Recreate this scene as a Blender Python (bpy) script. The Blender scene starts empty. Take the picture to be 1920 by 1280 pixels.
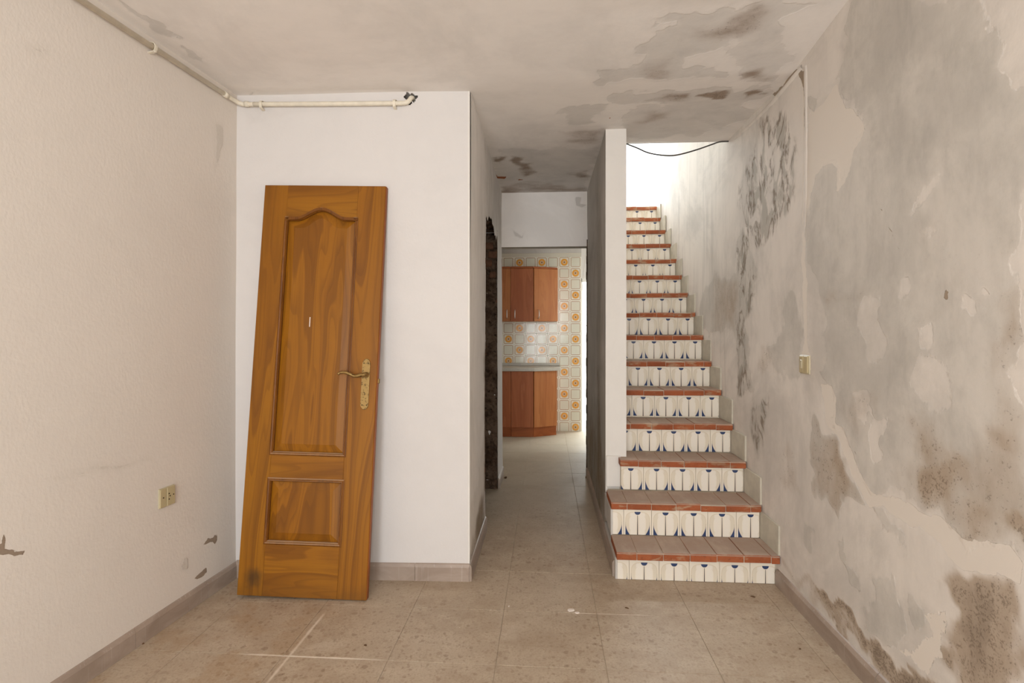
import bpy, bmesh, math, random
import numpy as np
from mathutils import Vector, Matrix, Euler
random.seed(7); rng = np.random.default_rng(11)
sc = bpy.context.scene
COL = sc.collection

# ---------------------------------------------------------------- camera
FPX, YAW, CH, HOR = 980.0, math.radians(3.8), 1.27, 621.0
cam = bpy.data.objects.new('camera', bpy.data.cameras.new('camera'))
COL.objects.link(cam)
cam.location = (0, 0, CH)
cam.rotation_euler = (math.radians(90), 0, YAW)
cam.data.sensor_width = 36
cam.data.lens = FPX / 1920 * 36
cam.data.shift_y = -(640 - HOR) / 1920
cam.data.clip_start = 0.02
sc.camera = cam

# ---------------------------------------------------------------- world, light, exposure
w = bpy.data.worlds.new('world'); sc.world = w; w.use_nodes = True
bg = w.node_tree.nodes['Background']
bg.inputs[0].default_value = (0.93, 0.97, 1.0, 1); bg.inputs[1].default_value = 3.0   # overcast daylight
sc.view_settings.view_transform = 'Standard'; sc.view_settings.look = 'None'
sc.view_settings.gamma = 1; sc.view_settings.use_curve_mapping = False
sc.view_settings.exposure = 0.0
try:
    sc.cycles.max_bounces = 14; sc.cycles.diffuse_bounces = 10
except Exception: pass

def area(name, loc, target, sx, sy, energy, col):
    l = bpy.data.lights.new(name, 'AREA'); l.shape = 'RECTANGLE'; l.size = sx; l.size_y = sy
    l.energy = energy; l.color = col
    o = bpy.data.objects.new(name, l); COL.objects.link(o); o.location = loc
    d = Vector(target) - Vector(loc)
    o.rotation_euler = d.to_track_quat('-Z', 'Y').to_euler()
    return o
# daylight through the street door and the street window behind the camera
area('daylight_street_door', (-0.62, -2.32, 1.15), (0.75, 0.4, 1.75), 0.9, 2.1, 71, (0.965, 0.985, 1.0))
area('daylight_street_window', (0.70, -2.32, 1.55), (-1.4, -0.2, 2.0), 0.9, 1.1, 52, (0.965, 0.985, 1.0))
# daylight through the patio door of the kitchen; fill lamp added at its side
area('daylight_patio_door', (0.85, 7.25, 1.1), (0.0, 5.6, 0.6), 0.75, 1.8, 16, (0.97, 1.0, 0.98))
area('kitchen_side_fill', (1.75, 5.95, 1.55), (-1.0, 6.1, 1.0), 0.7, 0.9, 9, (0.97, 1.0, 0.98))
# daylight through the glazed roof-terrace door at the top of the stairs
area('daylight_terrace_door', (1.1, 7.4, 3.75), (0.9, 3.4, 2.3), 1.5, 1.7, 330, (0.84, 0.94, 1.0))

# ---------------------------------------------------------------- helpers: tags
def tag(o, label=None, cat=None, group=None, kind=None):
    if label: o['label'] = label
    if cat: o['category'] = cat
    if group: o['group'] = group
    if kind: o['kind'] = kind
    return o
def empty(name, loc=(0, 0, 0), label=None, cat=None, group=None, rot=(0, 0, 0)):
    o = bpy.data.objects.new(name, None); COL.objects.link(o)
    o.location = loc; o.rotation_euler = rot; o.empty_display_size = 0.1
    return tag(o, label, cat, group)
def link(name, me, parent=None, loc=None, kind=None, rot=None):
    o = bpy.data.objects.new(name, me); COL.objects.link(o)
    if parent is not None: o.parent = parent
    if loc is not None: o.location = loc
    if rot is not None: o.rotation_euler = rot
    if kind: o['kind'] = kind
    return o

# ---------------------------------------------------------------- helpers: node maths
class G:
    """material under construction with a tiny expression layer"""
    def __init__(s, name, rough=0.6, spec=0.3, metal=0.0):
        s.m = bpy.data.materials.new(name); s.m.use_nodes = True
        s.nt = s.m.node_tree; s.b = s.nt.nodes['Principled BSDF']
        s.b.inputs['Roughness'].default_value = rough
        s.b.inputs['Specular IOR Level'].default_value = spec
        s.b.inputs['Metallic'].default_value = metal
    def n(s, t, **k):
        n = s.nt.nodes.new(t)
        for a, v in k.items(): setattr(n, a, v)
        return n
    def put(s, sock, v):
        if isinstance(v, S): v = v.s
        if isinstance(v, bpy.types.NodeSocket): s.nt.links.new(v, sock)
        elif isinstance(v, (tuple, list)) and len(v) == 3 and sock.type == 'RGBA': sock.default_value = (*v, 1)
        else: sock.default_value = v
    def math(s, op, *a, clamp=False):
        n = s.n('ShaderNodeMath', operation=op, use_clamp=clamp)
        for i, v in enumerate(a): s.put(n.inputs[i], v)
        return S(s, n.outputs[0])
    def obj(s):
        c = s.n('ShaderNodeTexCoord'); return c.outputs['Object']
    def xyz(s, v):
        n = s.n('ShaderNodeSeparateXYZ'); s.put(n.inputs[0], v); return [S(s, o) for o in n.outputs]
    def vec(s, x, y, z):
        n = s.n('ShaderNodeCombineXYZ')
        for i, v in enumerate((x, y, z)): s.put(n.inputs[i], v)
        return n.outputs[0]
    def scaled(s, v, sc3, off=(0, 0, 0)):
        n = s.n('ShaderNodeMapping'); s.put(n.inputs[0], v); n.inputs[3].default_value = sc3; n.inputs[1].default_value = off
        return n.outputs[0]
    def noise(s, v, scale, detail=4, rough=0.55, dist=0.0):
        n = s.n('ShaderNodeTexNoise'); s.put(n.inputs['Vector'], v)
        n.inputs['Scale'].default_value = scale; n.inputs['Detail'].default_value = detail
        n.inputs['Roughness'].default_value = rough; n.inputs['Distortion'].default_value = dist
        return S(s, n.outputs[0])
    def voro(s, v, scale, feat='F1'):
        n = s.n('ShaderNodeTexVoronoi', feature=feat); s.put(n.inputs['Vector'], v); n.inputs['Scale'].default_value = scale
        return n
    def ramp(s, x, lo, hi):       # smooth 0..1 between lo and hi
        n = s.n('ShaderNodeMapRange', interpolation_type='SMOOTHSTEP')
        s.put(n.inputs[0], x); s.put(n.inputs[1], lo); s.put(n.inputs[2], hi)
        return S(s, n.outputs[0])
    def mix(s, f, a, b, blend='MIX'):
        n = s.n('ShaderNodeMix', data_type='RGBA', blend_type=blend)
        s.put(n.inputs[0], f)
        s.put(n.inputs[6], a); s.put(n.inputs[7], b)
        return n.outputs[2]
    def attr(s, name):
        n = s.n('ShaderNodeAttribute', attribute_name=name); return S(s, n.outputs['Fac'])
    def bump(s, h, strength=0.5, dist=0.01):
        n = s.n('ShaderNodeBump'); n.inputs['Strength'].default_value = strength; n.inputs['Distance'].default_value = dist
        s.put(n.inputs['Height'], h); s.nt.links.new(n.outputs[0], s.b.inputs['Normal'])
    def color(s, c): s.put(s.b.inputs['Base Color'], c); return s
    def rnd(s):
        return S(s, s.n('ShaderNodeObjectInfo').outputs['Random'])
class S:
    def __init__(s, g, sock): s.g, s.s = g, sock
    def __add__(a, b): return a.g.math('ADD', a, b)
    __radd__ = __add__
    def __sub__(a, b): return a.g.math('SUBTRACT', a, b)
    def __rsub__(a, b): return a.g.math('SUBTRACT', b, a)
    def __mul__(a, b): return a.g.math('MULTIPLY', a, b)
    __rmul__ = __mul__
    def __truediv__(a, b): return a.g.math('DIVIDE', a, b)
    def __pow__(a, b): return a.g.math('POWER', a, b)
    def abs(a): return a.g.math('ABSOLUTE', a)
    def max(a, b): return a.g.math('MAXIMUM', a, b)
    def min(a, b): return a.g.math('MINIMUM', a, b)
    def lt(a, b): return a.g.math('LESS_THAN', a, b)
    def gt(a, b): return a.g.math('GREATER_THAN', a, b)
def L(r, g, b):   # 8-bit sRGB to linear
    f = lambda c: (c / 255 / 12.92) if c / 255 <= 0.04045 else ((c / 255 + 0.055) / 1.055) ** 2.4
    return (f(r), f(g), f(b))

# ---------------------------------------------------------------- materials
def plaster(name, light=(212, 205, 197), grey=(184, 178, 168), brown=(140, 116, 92), dark=(95, 86, 72),
            putty=(222, 214, 204), streak=(1, 1, .45), wild=0.5, mottling=0.35, sc1=3.2, weave=0.0, fine=0.5, drips=0.0, spotc=None):
    g = G(name, 0.85, 0.15)
    P = g.obj(); Q = g.scaled(P, streak)
    n1 = g.noise(Q, sc1, 9, 0.62, 0.35)
    n2 = g.noise(Q, sc1 * 3.1, 8, 0.65, 0.2)
    n3 = g.noise(P, 38, 5, 0.6)
    nf = g.noise(P, 160, 3, 0.6)
    warp = (n1 - 0.5) * 1.5 + (n2 - 0.5) * 1.3 + (n3 - 0.5) * 0.35
    fld = g.attr('bare') + warp * wild
    bare = g.ramp(fld, 0.44, 0.56)
    soft = g.ramp(fld, 0.0, 1.0)
    tone = bare * 0.36 + soft * 0.56
    base = g.mix(g.ramp(n2, 0.35, 0.7) * (0.45 * mottling), L(*light), L(*[c * .92 for c in light]))
    gr = g.mix(g.ramp(n1, 0.3, 0.72) * mottling, L(*grey), L(*[c * 1.07 for c in grey]))
    gr = g.mix(g.ramp(n2, 0.45, 0.75) * (0.7 * mottling), gr, L(*[c * .84 for c in grey]))
    gr = g.mix(g.ramp(n3, 0.5, 0.75) * (0.3 * mottling), gr, L(*[c * .88 for c in grey]))
    c = g.mix(tone, base, gr)
    cl_ = g.noise(P, 1.4, 7, .68, .5)
    c = g.mix(g.ramp(cl_, .42, .68) * (.55 * mottling), c, L(*[v * .84 for v in grey]))
    c = g.mix(g.ramp(cl_, .55, .34) * (.4 * mottling), c, L(*[min(255, v * 1.02) for v in light]))
    if drips:
        d1 = g.noise(g.scaled(P, (1, 7, .5)), 2.2, 8, .62, .3); d2 = g.noise(g.scaled(P, (1, 16, .8)), 2.6, 7, .65)
        _x, _y, _z = g.xyz(P); drips = g.ramp(_y, 2.3, 3.6) * drips + .08
        c = g.mix(g.ramp(d1, .5, .72) * drips, c, L(*[v * .86 for v in grey]))
        c = g.mix(g.ramp(d2, .55, .72) * drips * .7, c, L(*[min(255, v * 1.04) for v in light]))
    dm = g.attr('damp')
    dsoft = g.ramp(dm * ((n1 - .5) * 3.0 + (n2 - .5) * 1.6 + 1.05), 0.05, 1.0) * .9
    c = g.mix(dsoft, c, L(*brown))
    blot = g.ramp((n2 - .5) * 1.2 + (n1 - .5) * 0.9 + dm * 0.32, 0.30, 0.62) * g.ramp(dm, .2, 1.0)
    c = g.mix(blot * 0.42, c, L(*dark))
    spk = g.ramp(n3 * 0.45 + nf * 0.6 + dm * 0.10, 0.64, 0.72) * g.ramp(dm, 0.05, 0.5)
    c = g.mix(spk * 0.5, c, L(*[v * .8 for v in dark]))
    # marbled mould rings
    md = g.attr('mould')
    M = g.scaled(P, (1, 1.25, .55))
    mn = g.noise(M, 5.2, 8, 0.6, 0.9)
    ring = g.ramp((mn - 0.5).abs() * (1 / 0.05), 1.0, 0.0)
    mn2 = g.noise(M, 11, 8, 0.62, 0.5)
    fill = g.ramp(mn2 + (md - 0.5) * 0.06, 0.50, 0.60)
    c = g.mix(g.ramp(md, 0.25, 0.7) * (fill * 0.55), c, L(146, 142, 130))
    c = g.mix(g.ramp(md, 0.2, 0.6) * (ring * 0.8) * g.ramp(mn2, .36, .56), c, L(*dark))
    pt = g.ramp(g.attr('putty') + (n2 - 0.5) * 0.8 + (n3 - .5) * .6, 0.47, 0.52)
    c = g.mix(pt, c, L(*putty))
    sp = g.ramp(g.attr('spot') + (n2 - 0.5) * 0.7 + (n3 - .5) * .8, 0.38, 0.50)
    c = g.mix(sp, c, g.mix(n3, L(*[v * .8 for v in (spotc or brown)]), L(*(spotc or brown))))
    g.color(c)
    x, y, z = g.xyz(P)
    h = (bare * -0.45) + (pt * 0.55) + (sp * -0.6) + (n2 * 0.5) + (nf * 0.16 * fine) + (n3 * 0.25 * fine) + (blot * -.3)
    if weave:
        h = h + g.noise(g.scaled(P, (1, 1, .6)), 95, 2, .5) * (weave * 1.6) + n1 * 0.5
    g.bump(h, 0.55, 0.004)
    return g.m

M_RIGHT = plaster('stained_plaster', light=(224, 217, 209), grey=(197, 192, 184), brown=(170, 153, 134), dark=(120, 104, 88), wild=0.6, mottling=0.75, drips=.28)
M_CEIL = plaster('stained_ceiling', light=(234, 229, 224), grey=(208, 204, 199), brown=(150, 132, 116), dark=(118, 108, 98), streak=(.6, 1, 1), spotc=(166, 98, 56), wild=0.45, mottling=0.4)
M_LEFT = plaster('textured_wall_paint', light=(216, 208, 199), grey=(198, 190, 180), brown=(160, 142, 124), dark=(120, 105, 92), wild=0.35, mottling=0.12, weave=0.22, streak=(1, 1, 1), fine=0.8)
M_BACK = plaster('white_wall_paint', light=(212, 208, 205), grey=(196, 191, 187), brown=(170, 150, 128), dark=(120, 105, 92), wild=0.35, mottling=0.14, weave=0.08, streak=(1, 1, 1))
M_HALL = plaster('grey_hall_plaster', light=(196, 192, 186), grey=(172, 167, 158), brown=(128, 112, 92), dark=(104, 92, 76), wild=0.6, mottling=0.6)
M_LINTEL = plaster('lit_lintel_plaster', light=(240, 235, 230), grey=(208, 202, 196), wild=0.3, mottling=0.25)  # white plaster raised for the lintel, light falling on it put into the colour
M_HALL_LIT = plaster('lit_hall_plaster', light=(236, 232, 228), grey=(216, 211, 204), brown=(140, 124, 104), dark=(110, 98, 82), wild=0.6, mottling=0.5)  # hall plaster made paler, daylight on the left side put into the colour
M_WHITE = plaster('plain_white_plaster', light=(222, 218, 212), grey=(200, 196, 190), wild=0.3, mottling=0.2)

def simple(name, c, rough=0.6, spec=0.3, metal=0.0, var=0.0, scale=12, bump=0.0, bs=60):
    g = G(name, rough, spec, metal)
    P = g.obj()
    n = g.noise(P, scale, 5)
    g.color(g.mix(g.ramp(n, .3, .7) * var if var else 0.0, L(*c), L(*[v * .72 for v in c])))
    if bump: g.bump(g.noise(P, bs, 4), bump, 0.003)
    return g.m

def m_wood(name, c1, c2, c3, axis=2, sx=5.0, lines=16.0, seedoff=(0, 0, 0), dust=False, smudge=False):
    g = G(name, 0.5, 0.3)
    P = g.obj()
    st = [sx, sx, sx]; st[axis] = sx * 0.11
    Q = g.scaled(P, tuple(st), seedoff)
    r = g.rnd()
    vq = g.n('ShaderNodeVectorMath', operation='ADD'); g.put(vq.inputs[0], Q)
    g.put(vq.inputs[1], g.vec(r * 13.0, r * 7.0, r * 3.0)); V = vq.outputs[0]
    n = g.noise(V, 1.0, 3, 0.45, 0.25)
    rings = g.math('FRACT', n * lines)
    edge = g.ramp(rings, 0.25, 0.95) * g.ramp(rings, 1.0, 0.95)
    st2 = [180, 180, 180]; st2[axis] = 5
    fib = g.noise(g.scaled(P, tuple(st2)), 1.0, 3, 0.6)
    big = g.ramp(g.noise(V, 0.8, 2), 0.3, 0.7)
    c = g.mix(big * 0.6, L(*c1), L(*c2))
    c = g.mix(edge * 0.5, c, L(*c3))
    c = g.mix(g.ramp(fib, 0.4, 0.8) * 0.3, c, L(*[v * .8 for v in c2]))
    r2 = g.math('FRACT', n * (lines * 3.1)); e2 = g.ramp(r2, 0.55, 0.95) * g.ramp(r2, 1.0, 0.95)
    c = g.mix(e2 * 0.30, c, L(*c3))
    if dust:
        nz = g.xyz(g.n('ShaderNodeNewGeometry').outputs['Normal'])[2]
        c = g.mix(g.ramp(nz, .25, .7) * .7, c, L(176, 146, 116))
    if smudge:
        x, y, z = g.xyz(P); dx = (x + .235) * 1.1; dz = z - .085
        q = (dx * dx + dz * dz * .8) ** .5
        c = g.mix(g.ramp(q + g.noise(P, 16, 5, .6) * .08, .105, .045) * .75, c, L(62, 44, 22))
        c = g.mix(g.ramp(z + g.noise(P, 9, 5, .6) * .10, .16, .05) * .35, c, L(84, 56, 20))
    g.color(c); g.bump(fib * 0.6 + edge * -0.4, 0.12, 0.002)
    return g.m
D1, D2, D3 = (148, 96, 12), (134, 80, 8), (98, 54, 5)
M_DOORV = m_wood('honey_pine_upright', D1, D2, D3, 2, 3.6, 8, smudge=True)
M_DOORH = m_wood('honey_pine_crosswise', D1, (134, 78, 10), D3, 0, 4.5, 7, smudge=True)
M_DOORP = m_wood('honey_pine_panel', (146, 93, 11), D2, (92, 50, 5), 2, 3.4, 11, (3, 1, 0))
M_MOULD = m_wood('dark_pine_moulding', (122, 74, 18), (110, 63, 14), (82, 44, 10), 2, 9, 8, dust=True)
M_BEECHV = m_wood('beech_laminate', (178, 114, 64), (168, 102, 54), (150, 86, 42), 2, 6, 6)
M_BEECHR = m_wood('reddish_beech_laminate', (168, 98, 58), (158, 88, 50), (142, 74, 38), 2, 6, 6)
M_BEECHH = m_wood('beech_plinth_laminate', (160, 88, 42), (148, 78, 34), (130, 64, 26), 0, 6, 6)

def m_brass():
    g = G('aged_brass', 0.38, 0.5, 0.75)
    n = g.noise(g.obj(), 90, 5, 0.6)
    g.color(g.mix(g.ramp(n, .52, .7), L(150, 122, 74), L(84, 64, 38)))
    return g.m
M_BRASS = m_brass()
M_STEEL = simple('brushed_steel', (190, 188, 182), 0.35, 0.5, 0.9)
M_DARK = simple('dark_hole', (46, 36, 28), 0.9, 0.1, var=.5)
M_PIPE = simple('cream_pipe_paint', (226, 218, 200), 0.5, 0.35, var=.25, scale=25)
M_PVC = simple('aged_ivory_plastic', (190, 180, 152), 0.45, 0.4, var=.12, scale=30)
M_PVCD = simple('socket_ivory_plastic', (182, 168, 132), 0.45, 0.4)
M_CABLE = simple('dark_cable', (72, 68, 64), 0.6)
M_WCABLE = simple('white_cable', (205, 200, 190), 0.5)
M_MORTAR = simple('lime_mortar', (196, 184, 166), 0.9, 0.1, var=.4, bump=.4)
M_FRAMEW = simple('white_frame_paint', (228, 226, 220), 0.4, 0.4)
M_COUNTER = simple('grey_worktop', (186, 180, 168), 0.35, 0.45, var=.25, scale=60)
M_SKIRT_ST = simple('grey_green_step_skirting', (196, 190, 174), 0.6, 0.3, var=.3, scale=14, bump=.2)
M_CHIP = simple('fallen_plaster_chip', (228, 218, 208), 0.9, 0.1)
M_CHIPB = simple('brown_debris', (96, 72, 52), 0.9, 0.1)
M_PATIO = simple('pale_patio', (215, 212, 205), 0.8, 0.2)

def m_rough_jamb():
    g = G('broken_brick_jamb', 0.95, 0.05)
    P = g.obj(); n = g.noise(P, 9, 8, .7); n2 = g.noise(P, 30, 6, .7)
    c = g.mix(g.ramp(n, .35, .65), L(118, 100, 84), L(70, 54, 42))
    c = g.mix(g.ramp(n2, .55, .65) * .8, c, L(32, 24, 18))
    c = g.mix(g.ramp(g.noise(P, 5, 5), .62, .7), c, L(150, 92, 62))
    g.color(c); g.bump(n2 + n, 1.0, 0.02)
    return g.m
M_JAMB = m_rough_jamb()

def m_skirt():
    g = G('mauve_marble_skirting', 0.4, 0.35)
    P = g.obj(); n = g.noise(g.scaled(P, (1, 1, 2)), 5, 7, .6, .8)
    v = g.scaled(P, (120, 120, 3)); sn = g.noise(v, 1, 2)
    c = g.mix(g.ramp(n, .3, .7), L(166, 150, 137), L(147, 131, 118))
    c = g.mix(g.ramp(sn, .62, .72) * .25, c, L(205, 195, 188))
    g.color(c)
    return g.m
M_SKIRT = m_skirt()

def m_floor():
    g = G('worn_terrazzo', 0.5, 0.25)
    geo = g.n('ShaderNodeNewGeometry'); P = geo.outputs['Position']
    x, y, z = g.xyz(P)
    warp = g.noise(P, 30, 3); 
    vq = g.n('ShaderNodeVectorMath', operation='ADD'); g.put(vq.inputs[0], P); g.put(vq.inputs[1], g.vec(warp * .02, g.noise(P, 26, 2) * .02, 0.0))
    V = vq.outputs[0]
    def pebbles(scale, thr, off):
        vo = g.voro(g.scaled(V, (1, 1, 1), (off, off * .7, 0)), scale)
        cr = g.xyz(vo.outputs['Color'])
        rad = g.ramp(cr[0], thr, 1.0) * 0.42
        d = S(g, vo.outputs['Distance'])
        return g.ramp(d - rad, 0.04, -0.04) * g.ramp(cr[0], thr, thr + .02), cr[1]
    m1, t1 = pebbles(34, .62, 0.0); m2, t2 = pebbles(58, .40, 3.1); m3, t3 = pebbles(110, .3, 7.7)
    n = g.noise(P, 2.2, 6, .6); nn = g.noise(P, 9, 7, .62); nf = g.noise(P, 120, 3)
    tile = g.rnd()
    base = g.mix(g.ramp(n, .3, .7), L(184, 168, 148), L(168, 149, 128))
    base = g.mix(g.ramp(nn, .42, .7) * .5, base, L(198, 184, 164))
    base = g.mix(g.ramp(g.noise(P, 60, 5, .65), .5, .66) * .35, base, L(150, 130, 106))
    base = g.mix(g.ramp(nf, .4, .7) * .25, base, L(150, 132, 110))
    base = g.mix(tile * .05, base, L(160, 138, 112))
    wear = g.ramp(g.noise(P, 1.3, 3), .38, .62) * .4 + .35
    c = g.mix(m3 * .5 * wear, base, g.mix(t3, L(128, 104, 82), L(204, 190, 170)))
    c = g.mix(m2 * .6 * wear, c, g.mix(t2, L(116, 92, 70), L(164, 140, 118)))
    c = g.mix(m1 * .6 * wear, c, g.mix(t1, L(112, 88, 68), L(156, 132, 110)))
    # dust: drifts and speckles
    dust = g.ramp(g.noise(P, 3.1, 8, .65, .4), .54, .72)
    c = g.mix(dust * .35, c, L(205, 192, 176))
    wsp = g.ramp(g.noise(P, 42, 3, .6), .73, .76)
    c = g.mix(wsp * .7, c, L(222, 212, 200))
    jn = g.noise(P, 24, 4, .6)
    j1 = g.ramp(((x + 1.005) - (y - 2.0) * .02).abs() + jn * .012, .016, .006) * g.ramp((y - 2.06).abs(), .26, .2)
    j2 = g.ramp((y - 1.983).abs() + jn * .012, .015, .006) * g.ramp((x + .92).abs(), .36, .12)
    j3 = g.ramp((y - 2.373).abs() + jn * .01, .009, .005) * g.ramp((x - .28).abs(), .24, .12)
    c = g.mix((j1 * .75).max(j2 * .8).max(j3 * .6), c, L(226, 214, 198))
    och = g.ramp(g.noise(P, 5, 5, .6), .48, .62) * g.ramp(x, -.7, -1.2)
    c = g.mix(och * .3, c, L(158, 124, 84))
    # greyer towards the hall and kitchen
    far = g.ramp(y, 2.6, 5.2)
    c = g.mix(far * .55, c, L(182, 176, 156))
    g.color(c)
    g.put(g.b.inputs['Roughness'], 0.42 + dust * .3 + n * .1)
    g.bump(nn * .4 + nf * .1, .15, .002)
    return g.m
M_FLOOR = m_floor()
M_GROUT = simple('dusty_joint_mortar', (200, 184, 164), 0.95, 0.05, var=.5, scale=6)

def m_terra():
    g = G('terracotta_tread_brick', 0.75, 0.2)
    geo = g.n('ShaderNodeNewGeometry'); P = geo.outputs['Position']
    nx, ny, nz = g.xyz(geo.outputs['Normal'])
    r = g.rnd()
    n = g.noise(P, 14, 7, .65); n2 = g.noise(P, 55, 5, .65); sm = g.noise(g.scaled(P, (1, .4, 3)), 11, 6, .6)
    c = g.mix(r, L(156, 86, 54), L(142, 78, 48))
    c = g.mix(g.ramp(n, .4, .65) * .5, c, L(176, 104, 66))
    c = g.mix(g.ramp(n2, .55, .7) * .6, c, L(104, 58, 38))
    c = g.mix(g.ramp(sm, .52, .66) * .75, c, L(172, 144, 116))
    c = g.mix(g.ramp(g.noise(P, 7, 4), .45, .65) * .45, c, L(118, 62, 40))
    # settled dust and lime on the upward faces
    up = g.ramp(nz, .5, .9)
    c = g.mix(up * (0.72 + n * .4), c, L(174, 156, 142))
    c = g.mix(up * g.ramp(sm, .5, .7) * .5, c, L(192, 174, 160))
    g.color(c); g.bump(n2 * .6 + n * .4, .5, .003)
    return g.m
M_TERRA = m_terra()

def m_riser():
    g = G('glazed_riser_tile', 0.13, 0.5)
    x, y, z = g.xyz(g.obj())       # origin: middle of the tile's top edge
    ax = x.abs(); d = z * -1.05     # d: distance below the top
    cream = L(228, 220, 204); ivory = L(216, 206, 186); tan = L(204, 188, 160); blue = L(52, 68, 104); stem = L(72, 62, 62)
    q = ((ax / .0655) ** 3.6 + ((d - .069).abs() / .0665) ** 3.6) ** (1 / 3.6)
    band = g.ramp(q, .70, .74) * g.ramp(q, 1.0, .97) * g.ramp(ax, .036, .041)
    c = g.mix(band * .75, cream, ivory)
    inner = g.ramp(ax, .043, .040) * g.ramp(q, .98, .93) * g.ramp(ax, .008, .012)
    c = g.mix(inner * .55, c, L(232, 226, 216))
    rim = g.ramp((q - 1.0).abs(), .035, .0)
    c = g.mix(rim * .75, c, tan)
    q2 = g.ramp((q - .72).abs(), .03, .0) * g.ramp(ax, .03, .04)
    c = g.mix(q2 * .35, c, tan)
    # stem
    st = g.ramp(ax - (d * .013 + .0010), .0004, -.0004) * d.gt(.021) * d.lt(.137)
    c = g.mix(st, c, stem)
    # half disc at the top
    dd = (x * x + (d - .0015) * (d - .0015)) ** .5
    disc = g.ramp(dd, .0168, .0160) * d.gt(.0008)
    c = g.mix(disc, c, blue)
    # curved spikes in the lower corners
    t = ((d - .068) / .066).max(0.0).min(1.0)
    wdt = (t ** 1.9) * .024 + .0005
    e = .0655 - ax
    sp = g.ramp(e - wdt, .0005, -.0005) * e.gt(0.0) * d.gt(.060) * d.lt(.134)
    c = g.mix(sp, c, blue)
    g.color(c)
    P = g.obj()
    g.put(g.b.inputs['Roughness'], g.noise(P, 40, 4) * .25 + .05)
    g.bump(g.noise(P, 18, 2), .10, .004)
    return g.m
M_RISER = m_riser()

def m_kt(flower):
    g = G('flower_wall_tile' if flower else 'framed_wall_tile', 0.1, 0.5)
    x, y, z = g.xyz(g.obj())
    def rbox(h, r):
        qx = (x.abs() - (h - r)); qz = (z.abs() - (h - r))
        a = qx.max(0.0); b = qz.max(0.0)
        return (a * a + b * b) ** .5 + qx.max(qz).min(0.0) - r
    s = rbox(.0575, .012)
    c = g.mix(g.ramp(s, .0005, -.0005), L(232, 228, 214), L(214, 211, 194))
    line = g.ramp(s.abs(), .0034, .0022)
    c = g.mix(line, c, L(150, 104, 58))
    if flower:
        r = (x * x + z * z) ** .5
        th = g.math('ARCTAN2', z, x)
        pet = g.math('COSINE', th * 10.0).abs() * .0045 + .0395
        c = g.mix(g.ramp(s, .0, -.001), c, L(222, 214, 196))
        c = g.mix(line, c, L(150, 104, 58))
        c = g.mix(g.ramp(r - pet, .0016, .0008), c, L(140, 84, 34))
        c = g.mix(g.ramp(r - pet, -.0006, -.0016), c, L(226, 158, 48))
        c = g.mix(g.ramp(r, .0262, .0254), c, L(176, 104, 40))
        c = g.mix(g.ramp(r, .0245, .0238), c, L(206, 180, 150))
        star = g.math('COSINE', th * 5.0).abs() * .006 + .010
        c = g.mix(g.ramp(r - star, .0012, 0.0), c, L(214, 172, 110))
        c = g.mix(g.ramp(r, .0082, .0072), c, L(62, 42, 48))
    g.color(c)
    P = g.obj(); rr = g.rnd()
    vq = g.n('ShaderNodeVectorMath', operation='ADD'); g.put(vq.inputs[0], P); g.put(vq.inputs[1], g.vec(rr * 9.0, rr * 5.0, 0.0))
    g.bump(g.noise(vq.outputs[0], 12, 2), .25, .006)
    g.put(g.b.inputs['Roughness'], g.noise(P, 30, 3) * .2 + .06)
    return g.m
M_KF, M_KP = m_kt(True), m_kt(False)

# ---------------------------------------------------------------- helpers: geometry
def bm_box(bm, x0, x1, y0, y1, z0, z1):
    v = [bm.verts.new(p) for p in ((x0, y0, z0), (x1, y0, z0), (x1, y1, z0), (x0, y1, z0), (x0, y0, z1), (x1, y0, z1), (x1, y1, z1), (x0, y1, z1))]
    for f in ((0, 3, 2, 1), (4, 5, 6, 7), (0, 1, 5, 4), (1, 2, 6, 5), (2, 3, 7, 6), (3, 0, 4, 7)): bm.faces.new([v[i] for i in f])
    return v
def bevel(bm, w, seg=1):
    bmesh.ops.bevel(bm, geom=list(bm.edges), offset=w, segments=seg, affect='EDGES', clamp_overlap=True)
def mesh_of(name, bm, mat, smooth=False):
    bmesh.ops.recalc_face_normals(bm, faces=bm.faces)
    me = bpy.data.meshes.new(name); bm.to_mesh(me); bm.free()
    for m in (mat if isinstance(mat, (list, tuple)) else [mat]): me.materials.append(m)
    if smooth:
        for p in me.polygons: p.use_smooth = True
    return me
def box(name, x0, x1, y0, y1, z0, z1, mat, parent=None, bev=0.0, seg=1, kind=None):
    bm = bmesh.new(); bm_box(bm, x0, x1, y0, y1, z0, z1)
    if bev: bevel(bm, bev, seg)
    return link(name, mesh_of(name, bm, mat), parent, kind=kind)
def prism(name, pts, axis, a0, a1, mat, parent=None, bev=0.0, kind=None):
    """extrude an outline (2D) along axis: 'x','y','z'"""
    bm = bmesh.new()
    def mk(p, a): return {'x': (a, p[0], p[1]), 'y': (p[0], a, p[1]), 'z': (p[0], p[1], a)}[axis]
    A = [bm.verts.new(mk(p, a0)) for p in pts]; B = [bm.verts.new(mk(p, a1)) for p in pts]
    bm.faces.new(A); bm.faces.new(B[::-1])
    for i in range(len(pts)):
        j = (i + 1) % len(pts); bm.faces.new((A[i], B[i], B[j], A[j]))
    if bev: bevel(bm, bev)
    return link(name, mesh_of(name, bm, mat), parent, kind=kind)
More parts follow.
